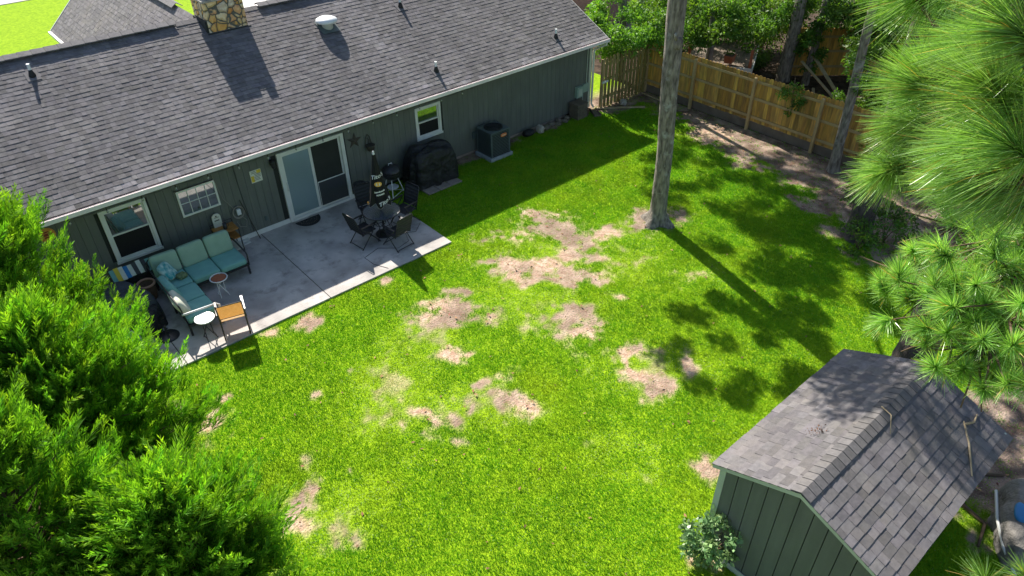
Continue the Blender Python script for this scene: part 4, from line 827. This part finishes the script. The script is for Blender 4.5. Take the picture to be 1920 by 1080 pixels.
for i,(x,y,rz,lb) in enumerate(((.98,-2.28,-1.45,'black sling chair left of the glass table, back to the mat'),(1.62,-2.98,.12,'black sling chair nearest the lawn with its back to the viewer'),(2.42,-2.12,1.75,'black sling chair right of the glass table by the patio edge'),(1.72,-1.45,3.05,'black high-back chair between the glass table and the house wall'))):
    c=c0 if i==0 else copy_tree(c0)
    c.location=(x,y,0); c.rotation_euler=(0,0,rz); c['label']=lb; c['group']='black chairs around the glass table'
t=thing('glass_table','round smoked glass patio table with black rim','table',(1.62,-2.26,0))
mb=MB(); mb.lathe([(.485,.712),(.485,.718)],(0,0,0),40); mb.build('tabletop','table_glass',t)
mb=MB(); 
N_=40; mb.tube([(.49*math.cos(2*math.pi*k/N_),.49*math.sin(2*math.pi*k/N_),.715) for k in range(N_+1)],.014,7); mb.build('rim','black',t,smooth=True)
for k in range(4):
    a=k*math.pi/2+.6; mb=MB(); mb.tube([(.42*math.cos(a),.42*math.sin(a),.70),(.22*math.cos(a),.22*math.sin(a),.35),(.40*math.cos(a),.40*math.sin(a),0)],.013,7); mb.build('leg','black',t,smooth=True)
mb=MB(); mb.tube([(.23*math.cos(2*math.pi*k/20),.23*math.sin(2*math.pi*k/20),.36) for k in range(21)],.008,6); mb.build('brace_ring','black',t)
t=thing('patio_umbrella','closed black patio umbrella with printed lettering rising through the glass table','umbrella',(1.62,-2.26,0))
mb=MB(); mb.tube([(0,0,.05),(-.01,.0,1.2),(0.0,.0,2.36)],.019,8); mb.build('pole','black',t)
mb=MB(); mb.lathe([(.012,2.33),(.03,2.35),(.035,2.375),(.02,2.40),(.03,2.42),(.005,2.45)],(0,0,0),12); mb.build('finial','metalwhite',t,smooth=True)
def ur(th,u):  # closed canopy radius; u 0 top..1 hem
    r=.045+.235*u**1.1; return r*(1+.20*u*math.cos(6*th)+.05*math.sin(11*th+3*u))
def uz(th,u): return 2.33-1.33*u-.05*u*math.cos(6*th)
n=72; mm=24; mb=MB()
vs=[(ur(2*math.pi*k/n,i/mm)*math.cos(2*math.pi*k/n),ur(2*math.pi*k/n,i/mm)*math.sin(2*math.pi*k/n),uz(2*math.pi*k/n,i/mm)) for i in range(mm+1) for k in range(n)]
mb.add(vs,[(i*n+k,(i+1)*n+k,(i+1)*n+(k+1)%n,i*n+(k+1)%n) for i in range(mm) for k in range(n)]); can=mb.build('canopy',mat('black_canvas',(.004,.004,.004),.8,(.007,.007,.007),5),t,smooth=True)
def curved_text(txt,size,u0,th0,parent,m,slope=0.,name='lettering',shear=.2):
    cu=bpy.data.curves.new('t','FONT'); cu.body=txt; cu.size=size; cu.align_x='CENTER'; cu.shear=shear; cu.offset=.0035; cu.resolution_u=3; to=bpy.data.objects.new('t',cu); COL.objects.link(to)
    dg=bpy.context.evaluated_depsgraph_get(); me=bpy.data.meshes.new_from_object(to.evaluated_get(dg)); bpy.data.objects.remove(to)
    for v in me.vertices:
        x,y=v.co.x,v.co.y; yy=y+slope*x; u=u0-yy/1.33; r0=.045+.235*u**1.1; th=th0+x/r0; r=r0*(1+.20*u+.05)+.012; v.co=(r*math.cos(th),r*math.sin(th),2.33-1.33*u)
    me.materials.clear(); me.materials.append(MT[m]); o=bpy.data.objects.new(name,me); COL.objects.link(o); o.parent=parent
th0=math.atan2(-14.6,-8.0)
curved_text("Tito's",.135,.43,th0+.1,can,'text',.25); curved_text('handmade',.055,.70,th0+.1,can,'text',.15); curved_text('VODKA',.05,.76,th0+.12,can,'text',.15)
curved_text("Tito's",.13,.93,th0+.42,can,'text',.45); curved_text('O',.10,.97,th0-1.15,can,'gold',0)
vs=[];
def cpt(x,yv,u0,th0,off):
    u=u0-yv/1.33; r0=.045+.235*u**1.1; th=th0+x/r0; r=r0*(1.25)+off; return (r*math.cos(th),r*math.sin(th),2.33-1.33*u)
mb=MB(); ring=[cpt(.075*math.cos(a),.062*math.sin(a),.54,th0+.05,.010) for a in [2*math.pi*k/24 for k in range(24)]]; mb.add(ring+[cpt(0,0,.54,th0+.05,.010)],[(k,(k+1)%24,24) for k in range(24)]); mb.build('emblem','gold',can)
mb=MB()
for s in (-.028,.028): mb.add([cpt(s-.016,-.03,.54,th0+.05,.0125),cpt(s+.016,-.03,.54,th0+.05,.0125),cpt(s+.005,.035,.54,th0+.05,.0125),cpt(s-.005,.035,.54,th0+.05,.0125)],[(0,1,2,3)])
mb.build('emblem_mark','paper',can)
mb=MB(); mb.tube([(ur(2*math.pi*k/n,1)*math.cos(2*math.pi*k/n)*1.01,ur(2*math.pi*k/n,1)*math.sin(2*math.pi*k/n)*1.01,uz(2*math.pi*k/n,1)) for k in range(n+1)],.006,5); mb.build('hem','cable',can)
for k in range(6):
    a=2*math.pi*k/6; mb=MB(); mb.tube([(.03*math.cos(a),.03*math.sin(a),2.2),(.17*math.cos(a),.17*math.sin(a),.96)],.006,5); mb.build('rib','black',t)
def ubase(x,y,label,h):
    b=thing('umbrella_base',label,'umbrella base',(x,y,0)); mb=MB(); mb.lathe([(.24,0),(.24,.015),(.22,.035),(.12,.06),(.04,.075),(.035,.08)],(0,0,0),32); mb.build('plate','black',b,smooth=False)
    mb=MB(); mb.tube([(0,0,.06),(0,0,h)],.028,10); mb.build('tube','black',b); mb=MB(); mb.tube([(0,0,h-.08),(.06,0,h-.08)],.012,6); mb.build('knob','black',b)
ubase(1.62,-2.26,'black umbrella base standing under the glass table',.38); ubase(-4.33,-2.62,'empty round black umbrella base alone near the sofa',.30)
# small black pot by the wall
t=thing('plant_stand','black round pot on a stand behind the high-back chair','planter',(1.98,-.55,0)); mb=MB(); mb.lathe([(.12,.5),(.17,.62),(.19,.70),(.17,.70),(.15,.66),(.02,.66)],(0,0,0),20); mb.build('pot','black',t,smooth=True)
for k in range(3):
    a=k*2.1; mb=MB(); mb.tube([(.12*math.cos(a),.12*math.sin(a),.52),(.18*math.cos(a),.18*math.sin(a),0)],.01,6); mb.build('leg','black',t)
# kettle grill
t=thing('kettle_grill','black kettle grill on three legs beside the covered grill','grill',(3.0,-.62,0)); mb=MB(); mb.lathe([(.04,.50),(.18,.54),(.26,.63),(.285,.72),(.285,.735)],(0,0,0),28); mb.build('bowl','black',t,smooth=True)
mb=MB(); mb.lathe([(.29,.737),(.28,.80),(.22,.89),(.12,.945),(.01,.96)],(0,0,0),28); ld=mb.build('lid','black',t,smooth=True); mb=MB(); mb.tube([(-.06,0,.955),(-.05,0,1.0),(.05,0,1.0),(.06,0,.955)],.010,6); mb.build('handle','metalwhite',ld)
for k in range(3):
    a=k*2.1-2.2; mb=MB(); mb.tube([(.16*math.cos(a),.16*math.sin(a),.55),(.33*math.cos(a),.33*math.sin(a),.02)],.014,7); mb.build('leg','metalwhite',t)
mb=MB(); mb.lathe([(.17,.24),(.17,.25)],(0,0,0),20); mb.build('ash_pan','metalwhite',t); mb=MB(); mb.tube([(.33*math.cos(k*2.0944-2.2),.33*math.sin(k*2.0944-2.2),.05) for k in (0,1,2)],.008,5); mb.build('brace','metalwhite',t)
# covered grill on pavers
gc=heap('covered_grill','large grill under a black fabric cover on pavers below the small window','grill',(4.38,-.62,.02),(1.5,.9,1.06),'cover',12,-.05,amp=.5,folds=9,flat=.3)
for i in range(3):
    for j in range(2):
        if (i,j)==(0,1): continue
        mb=MB(); mb.box(-.2,.2,-.2,.2,0,.05); o=mb.build('paver','paver',bevel=.012); o.location=(3.95+i*.42,-1.14+j*.42,-.045); o.rotation_euler=(0,0,random.uniform(-.05,.05))
        tag(o,['left','middle','right'][i]+(' front' if j==0 else ' rear')+' concrete paver under the covered grill','paver','pavers under the covered grill')
# AC
t=thing('air_conditioner','grey-green air conditioner unit with orange badge by the wall','air conditioner',(6.88,-.56,0))
mb=MB(); mb.box(-.45,.45,-.42,.40,-.06,.07); pad=mb.build('pad','pad',t,bevel=.012)
mb=MB(); mb.box(-.37,.37,-.35,.35,.07,.86); mb.build('coil','acdark',t)
mb=MB()
for a,b_ in ((-.385,-.335),(.335,.385)):
    for c,d in ((-.365,-.315),(.315,.365)): mb.box(a,b_,c,d,.07,.88)
mb.box(-.384,.384,-.364,.364,.86,.90)
for k in range(15):
    z=.12+k*.05; mb.box(-.334,.334,-.364,-.356,z,z+.016); mb.box(-.384,-.376,-.314,.314,z,z+.034); mb.box(.376,.384,-.314,.314,z,z+.016)
mb.box(-.384,-.374,-.314,.314,.07,.86)
mb.build('casing','acgrey',t,bevel=.005)
mb=MB(); mb.lathe([(.30,.901),(.30,.925),(.27,.93),(.27,.905)],(0,0,0),28); 
for k in range(6): a=k*math.pi/3; mb.tube([(0,0,.925),(.28*math.cos(a),.28*math.sin(a),.92)],.006,5)
for rr in (.08,.14,.2): mb.tube([(rr*math.cos(2*math.pi*k/20),rr*math.sin(2*math.pi*k/20),.925) for k in range(21)],.004,5)
mb.build('fan_guard','acdark',t)
mb=MB(); mb.pillow((.12,-.37,.73),(.24,.02,.11),e=.6); bd=mb.build('badge','orange',t,smooth=True); mb=MB(); mb.box(.05,.19,-.383,-.3805,.722,.74); mb.build('badge_lettering','paper',bd)
# block stack / well cover at the corner
t=thing('block_stack','square stack of weathered tan blocks at the far corner of the house','blocks',(10.95,-.33,0))
for k in range(5):
    mb=MB(); e=random.uniform(-.015,.015); mb.box(-.24+e,.24+e,-.22,.22,-.05+k*.105,.05+k*.105); mb.build('block','tan_box',t,bevel=.012)
mb=MB(); mb.box(-.25,.25,-.23,.23,.476,.51); mb.build('lid','rot',t,bevel=.01)
t=thing('splash_block','dark concrete splash block below the downspout','splash block',(11.6,-.55,-.02),-.5); mb=MB(); mb.box(-.13,.13,-.3,.3,0,.04); mb.box(-.13,-.09,-.3,.3,.04,.09); mb.box(.09,.13,-.3,.3,.04,.09); mb.build('trough','rot',t,bevel=.01)
def rock(x,y,s,label,m='stone',seed=1,grp='stones along the house wall'):
    rg=np.random.default_rng(seed); mb=MB(); mb.pillow((0,0,s[2]*.4),s,R=rotm(0,0,rg.uniform(0,3)),e=.75,n=8,m=7,noise=.09); o=mb.build('stone',m,smooth=False); o.location=(x,y,-.03); tag(o,label,'stone',grp)
rock(9.1,-.36,(.30,.24,.28),'round white stone beside the black pipe at the wall','palestone',1,None)
sts=[(9.45,-.3,(.36,.2,.12)),(9.78,-.22,(.26,.2,.12)),(9.95,-.34,(.22,.18,.1)),(10.12,-.2,(.22,.2,.14)),(10.3,-.33,(.24,.17,.1)),(10.5,-.22,(.25,.2,.14))]
for i,(x,y,s) in enumerate(sts): rock(x,y,s,'grey-brown stone, number %s from the white stone toward the block stack'%('one two three four five six'.split()[i]),seed=i+3)
rock(13.0,-.62,(.42,.26,.16),'flat grey rock at the foot of the side fence','palestone',20,None)
mb=MB(); mb.pillow((0,0,.1),(.46,.26,.2),e=.7,noise=.04); o=mb.build('drain_bag','cover',smooth=True); o.location=(8.62,-.30,-.02); tag(o,'small black covered lump at the wall between air conditioner and white stone','bag')
mb=MB(); mb.bar((0,0,0),(1.35,-1.1,0),.09,.04); o=mb.build('landscape_timber','lumber'); o.location=(11.95,-.3,-.0); tag(o,'weathered edging timber running from the downspout into the grass','timber')
mb=MB(); mb.bar((0,0,0),(-.15,-1.5,0),.07,.03); o=mb.build('landscape_timber','lumber'); o.location=(14.25,-.5,0); tag(o,'thin timber strip at the foot of the corner fence post','timber')

rg=np.random.default_rng(404); n=5200; x=rg.uniform(-5,14.3,n); y=rg.uniform(-16.5,-.3,n); bb,_,_=field(x,y); ok=(rg.random(n)<.06+.6*bb*(x>10)+.25*bb)&~((x<2.8)&(y>-3.85))&~((x>.2)&(x<4.1)&(y<-13.5)&(y>-16.4)); x,y=x[ok],y[ok]; n=len(x)
a=rg.uniform(0,6.28,n); l=rg.uniform(.02,.05,n); zz=GZ+.02+rg.uniform(0,.03,n)*1.0; V=[]
for sx_,sy_ in ((-1,-.35),(0,-.5),(1,0),(0,.5)): V.append(np.stack([x+l*(sx_*np.cos(a)-sy_*np.sin(a)),y+l*(sx_*np.sin(a)+sy_*np.cos(a)),zz+rg.uniform(-.008,.012,n)],-1))
g_=rg.uniform(.5,1.6,n); c=np.repeat(np.stack([g_,g_*rg.uniform(.6,1.1,n),g_*.8],-1),4,0)
o=mesh_np('leaf_litter',np.stack(V,1).reshape(-1,3),np.arange(4*n).reshape(-1,4),mat('dry_leaf',(.26,.15,.08),.9,(.16,.09,.05),9,attr=True),cols=c); tag(o,'dry brown leaves scattered over the dirt strip and lawn','leaves',kind='stuff')
# ---------------------------------------------------------------- sofa
s=thing('sectional_sofa','L-shaped teal cushioned patio sectional with black frame','sofa',(-3.9,-.72,0))
mb=MB(); mb.box(.02,2.02,-.86,-.82,.24,.29); mb.box(.02,2.02,-.08,-.04,.24,.29); mb.box(1.98,2.02,-.82,-.08,.24,.29); mb.box(.0,.04,-2.25,-.86,.24,.29); mb.box(.68,.72,-2.25,-.86,.24,.29); mb.box(.04,.68,-2.25,-2.21,.24,.29); mb.build('seat_frame','black',s)
mb=MB(); mb.tube([(0,.0,.26),(.0,.06,.80),(.05,.07,.84),(1.95,.07,.84),(2.0,.06,.80),(2.0,0,.26)],.018,7)
for k in range(9): mb.tube([(.2+.2*k,.0,.28),(.2+.2*k,.06,.83)],.008,5)
mb.tube([(-.0,0,.26),(-.06,-.05,.80),(-.07,-.1,.84),(-.07,-2.15,.84),(-.06,-2.2,.80),(0,-2.2,.26)],.018,7); mb.build('back_frame','black',s,smooth=True)
for x,y in ((2.0,-.84),(2.0,-.03),(0,-2.23),(.7,-2.23),(.02,0),(.02,-1.2),(.70,-.86)):
    mb=MB(); mb.box(x-.022,x+.022,y-.022,y+.022,0,.26); mb.build('leg','black',s)
mb=MB(); mb.tube([(2.03,-.84,.25),(2.04,-.84,.55),(2.04,-.78,.60),(2.04,-.05,.63),(2.02,.05,.60)],.02,7); mb.build('armrest','black',s,smooth=True)
mb=MB(); mb.tube([(.72,-2.28,.25),(.72,-2.30,.55),(.66,-2.30,.60),(.02,-2.28,.64),(-.07,-2.24,.62)],.024,7); mb.build('armrest','metalwhite',s,smooth=True)  # white here is a painted highlight on the black frame's arm
for x in (.02,.69,1.36): 
    mb=MB(); mb.pillow((x+.325,-.44,.355),(.66,.80 if x>.5 else .80,.17),e=.16); mb.build('seat_cushion','teal',s,smooth=True)
for y in (-.88,-1.55):
    mb=MB(); mb.pillow((.345,y-.325,.355),(.68,.65,.17),e=.16); mb.build('seat_cushion','teal',s,smooth=True)
for i,x in enumerate((.05,.70,1.35)):
    mb=MB(); mb.pillow((x+.31,-.06,.67),(.635,.54,.19),R=rotm(math.pi/2-.30,0,(-.05,.03,0)[i]),e=.25,noise=.0); mb.build('back_cushion','sage',s,smooth=True)
mb=MB(); mb.pillow((.10,-1.02,.60),(.72,.48,.20),R=rotm(math.pi/2-.35,0,math.pi/2+.06),e=.42); mb.build('back_cushion','teal',s,smooth=True)
mb=MB(); mb.pillow((.06,-1.72,.59),(.70,.48,.20),R=rotm(math.pi/2-.45,0,math.pi/2-.08),e=.42); mb.build('back_cushion','sunlit_cushion',s,smooth=True,label='sunlit pale back cushion at the lawn end')
pm2=mat('teal_leaf_print',(.02,.28,.30),.85,(.50,.66,.60),9,det=2); 
mb=MB(); mb.pillow((0,0,0),(.46,.46,.15),R=rotm(.9,.2,.9),e=.55); o=mb.build('throw_pillow',pm2,smooth=True); o.location=(-3.62,-1.12,.66); tag(o,'white and teal patterned throw pillow in the corner of the sofa','pillow')
mb=MB(); mb.pillow((0,0,0),(.26,.20,.08),R=rotm(.3,.1,.4),e=.6); o=mb.build('small_pillow',mat('olive_print',(.05,.10,.04),.85,(.2,.25,.12),20),smooth=True); o.location=(-3.38,-1.28,.50); tag(o,'small dark olive cushion on the sofa seat beside the patterned pillow','pillow')
# tables
def rtable(x,y,h,r,label,top,legm,slats):
    t=thing('side_table',label,'side table',(x,y,0)); mb=MB()
    if slats:
        k=-r+.03
        while k<r-.04:
            w_=math.sqrt(max(0,(r-.02)**2-(max(abs(k),abs(k+.034)))**2)); mb.box(-w_,w_,k,k+.034,h-.01,h+.004); k+=.042
        mb.build('tabletop',top,t); mb=MB(); mb.tube([(r*math.cos(2*math.pi*k/32),r*math.sin(2*math.pi*k/32),h) for k in range(33)],.014,7); mb.build('rim','metalwhite',t,smooth=True)
    else: mb.lathe([(r-.01,h-.02),(r,h-.015),(r,h+.005),(r-.006,h+.01)],(0,0,0),36); mb.build('tabletop',top,t)
    for k in range(4):
        a=k*math.pi/2+.5; mb=MB(); mb.tube([(r*.55*math.cos(a),r*.55*math.sin(a),h-.02),(r*.75*math.cos(a+1.9),r*.75*math.sin(a+1.9),0)],.010,6); mb.build('leg',legm,t)
    mb=MB(); mb.tube([(r*.7*math.cos(a),r*.7*math.sin(a),.06) for a in (.5+1.9,.5+1.9+math.pi/2)],.008,6); mb.tube([(r*.7*math.cos(a),r*.7*math.sin(a),.06) for a in (.5+1.9+math.pi,.5+1.9+3*math.pi/2)],.008,6); mb.build('stretcher',legm,t)
rtable(-2.76,-1.96,.5,.195,'round side table with red slatted top and white rim','brick','metalwhite',True)
rtable(-3.62,-3.28,.55,.215,'round white side table at the end of the sofa',"metalwhite",'black',False)
# brown sling chair, back to viewer
c=thing('sling_chair','brown chair with tan sling back turned away from the viewer','chair',(-3.06,-3.35,0),-.28)
brn=mat('bronze_metal',(.06,.045,.035),.5)
for s_ in (-1,1):
    mb=MB(); mb.tube([(s_*.27,-.36,0),(s_*.27,-.20,.40),(s_*.27,-.32,.92)],.017,8); mb.build('leg',brn,c,smooth=True)
    mb=MB(); mb.tube([(s_*.27,.34,0),(s_*.27,.26,.42),(s_*.27,.22,.62)],.016,8); mb.build('leg',brn,c,smooth=True)
    mb=MB(); mb.box(s_*.285-.028,s_*.285+.028,-.26,.27,.62,.645); mb.build('armrest','metalwhite' if s_>0 else brn,c,bevel=.006)  # one arm painted white as if catching light, the other stays bronze
mb=MB(); mb.tube([(-.27,-.33,.90),(.27,-.33,.90)],.012,6); mb.tube([(-.27,-.235,.5),(.27,-.235,.5)],.012,6); mb.tube([(-.27,.26,.42),(.27,.26,.42)],.012,6); mb.build('crossbar',brn,c)
mb=MB()
for a in range(6):
    y0,z0=-.24-.085*a/6,.50+.40*a/6; y1,z1=-.24-.085*(a+1)/6,.50+.40*(a+1)/6; b0=.02*math.sin(math.pi*a/6); b1=.02*math.sin(math.pi*(a+1)/6)
    mb.hexa([(x,y-bb,z+d) for x in (-.25,.25) for (y,z,bb) in ((y0,z0,b0),(y1,z1,b1)) for d in (0,.004)])
mb.build('backrest','tan',c); mb=MB(); mb.hexa([(x,y,z+d) for x in (-.25,.25) for (y,z) in ((-.22,.42),(.26,.43)) for d in (0,.008)]); mb.build('seat','tan',c)
# bar cart
t=thing('bar_cart','small black-framed cart with two amber wooden shelves against the wall','cart',(-1.85,-.33,0))
for x in (-.27,.27):
    for y in (-.2,.2): mb=MB(); mb.box(x-.012,x+.012,y-.012,y+.012,0,.72); mb.build('leg','black',t)
for z in (.70,.45): mb=MB(); mb.box(-.28,.28,-.21,.21,z,z+.025); mb.build('shelf','wood',t,bevel=.004)
mb=MB(); mb.box(-.28,.28,-.21,.21,.12,.135); mb.build('shelf','paper',t)
mb=MB(); mb.tube([(-.28,.21,.82),(.28,.21,.82)],.01,6); mb.tube([(-.28,.21,.72),(-.28,.21,.82)],.01,6); mb.tube([(.28,.21,.72),(.28,.21,.82)],.01,6); mb.build('rail','black',t)
mb=MB(); pr=[(-.11,0),(.11,0),(.11,.28)]+[(.11*math.cos(a),.28+.1*math.sin(a)) for a in [math.pi*k/10 for k in range(1,10)]]+[(-.11,.28)]
mb.add([(x,0,z) for x,z in pr]+[(x,.03,z) for x,z in pr],[tuple(range(len(pr))),tuple(range(2*len(pr)-1,len(pr)-1,-1))]+[(i,(i+1)%len(pr),len(pr)+(i+1)%len(pr),len(pr)+i) for i in range(len(pr))])
o=mb.build('arched_clock',"paper"); o.location=(-1.93,-.16,.728); tag(o,'white arched plaque standing on the top shelf of the cart','plaque')
mb=MB(); mb.box(-.05,.06,-.0025,-.0005,.27,.285); mb.box(-.065,.055,-.0025,-.0005,.18,.205); mb.box(-.02,.02,-.0025,-.0005,.3,.33); mb.build('plaque_print','rust',o)
mb=MB(); mb.lathe([(.048,0),(.052,.02),(.05,.17),(.044,.17),(.04,.03)],(0,0,0),18); mb.tube([(.05,0,.04),(.095,0,.07),(.095,0,.12),(.05,0,.14)],.008,6); o=mb.build('black_mug','black',smooth=True); o.location=(-1.84,-.36,.727); tag(o,'black mug on the top shelf of the cart','mug')
for i,(x,y,z,l_,rz,lb) in enumerate(((-1.75,-.2,.01,.95,.02,'long white trim board on the patio under the cart'),(-1.62,-.12,.04,.75,.1,'short white trim board lying on the long one beside the cart'))):
    mb=MB(); mb.box(-l_/2,l_/2,-.06,.06,0,.02); o=mb.build('trim_board','white',bevel=.003); o.location=(x,y,z-.008); o.rotation_euler=(0,0,rz); tag(o,lb,'board')
# hose / cord reel
t=thing('cord_reel','coiled pale cord around a small white box on the wall right of the cart','cord',(-1.33,-.03,.88)); mb=MB()
for k in range(4): r=.13+.008*k; mb.tube([(r*math.cos(a),-.02-.01*k,r*1.15*math.sin(a)) for a in [2*math.pi*i/24 for i in range(25)]],.008,5)
mb.tube([(.05,-.03,-.13),(.16,-.05,-.3),(.1,-.05,-.47),(-.05,-.05,-.42),(-.1,-.03,-.25)],.008,5); mb.tube([(-.08,-.03,.12),(-.28,-.03,.5),(-.36,-.03,1.0),(-.38,-.02,1.2)],.006,5); mb.build('coil','cable',t)
mb=MB(); mb.box(-.045,.06,-.08,.0,-.07,.09); mb.build('box','metalwhite',t,bevel=.01)
mb=MB(); mb.bar((0,0,0),(-.22,.16,1.2),.022,.022); o=mb.build('pole_stick','rust'); o.location=(-1.0,-.22,0); tag(o,'thin wooden stick leaning on the wall beside the coiled cord','stick')
# mat
mb=MB(); pr=[(-.36,0)]+[(-.36*math.cos(a),-.40*math.sin(a)) for a in [math.pi*k/24 for k in range(1,24)]]+[(.36,0)]
mb.add([(x,y,.012) for x,y in pr]+[(x,y,.001) for x,y in pr],[tuple(range(len(pr))),tuple(range(2*len(pr)-1,len(pr)-1,-1))]+[(i,(i+1)%len(pr),len(pr)+(i+1)%len(pr),len(pr)+i) for i in range(len(pr))])
o=mb.build('door_mat',mat('mat_rubber',(.012,.012,.013),.8,(.02,.02,.02),30,bump=.6)); o.location=(.42,-.16,0); tag(o,'half-round black door mat in front of the sliding door','mat')
mb=MB()
for k in range(14): a=math.pi*(k+1)/15; x,y=-.26*math.cos(a),-.29*math.sin(a); mb.lathe([(.012,.0125),(.012,.014)],(x,y,0),6)
for k in range(6): mb.lathe([(.014,.0125),(.014,.014)],(-.15+.06*k,-.10-.04*(k%2),0),6)
mb.build('mat_studs','stone',o)
# covered heaps beside junipers
heap('covered_firepit','round object under a grey and black cover left of the sofa','cover',(-4.85,-1.45,0),(1.25,1.45,.72),'greycover',31,.3,amp=.3,folds=7,flat=.35)
heap('covered_stool','low object under a black cover in front of the grey cover','cover',(-4.62,-2.02,0),(.75,.8,.52),'cover',32,.8,amp=.3,folds=7,flat=.4)
heap('white_bag','crumpled pale plastic bag beside the black cover','bag',(-5.28,-2.55,0),(.8,.8,.55),'bag',33,.2,amp=.5,folds=6,flat=.7)
t=thing('wicker_basket','round brown basket between the grey cover and sofa','basket',(-4.12,-.92,0)); mb=MB(); mb.lathe([(.14,0),(.19,.2),(.2,.42),(.17,.42),(.16,.22),(.02,.2)],(0,0,0),20); mb.build('body',mat('wicker',(.22,.14,.08),.8,(.13,.08,.05),40,bump=.8),t,smooth=True); mb=MB(); mb.tube([(.19*math.cos(2*math.pi*k/24),.19*math.sin(2*math.pi*k/24),.43) for k in range(25)],.03,7); mb.build('rim',mat('peach_rim',(.55,.30,.2),.7),t,smooth=True)
t=thing('beach_towel','multicoloured beach towel draped behind the basket','towel',(-4.25,-.55,0)); 
cs_=['teal','yellow','paper','blue','paper','ink','paper','ink','teal']; 
for k in range(9):
    mb=MB(); x0_=-.45+k*.1; mb.hexa([(x,y,z) for x in (x0_,x0_+.1) for (y,z) in ((-.16-.02*math.sin(k),.60),(.12,.78+.02*math.sin(k*1.3))) for z in (z,z+.012)]); mb.build('stripe',cs_[k],t)
mb=MB(); mb.box(-.40,.42,-.12,.10,0,.58); mb.build('crate','cover',t,bevel=.03)
# loose cable on the patio
mb=MB(); mb.tube([(2.66,-2.45,.006),(2.3,-2.75,.006),(2.05,-2.6,.006),(1.9,-3.0,.006),(1.5,-3.1,.006),(1.1,-2.75,.006),(.6,-2.9,.006),(.62,-3.3,.006),(.8,-3.7,.006)],.006,5); o=mb.build('extension_cord','ink',smooth=True); tag(o,'thin black cord snaking across the patio under the chairs','cord')
# orphan-free clean up
for o in list(bpy.data.objects):
    if o.type=='EMPTY' and not o.children: bpy.data.objects.remove(o)
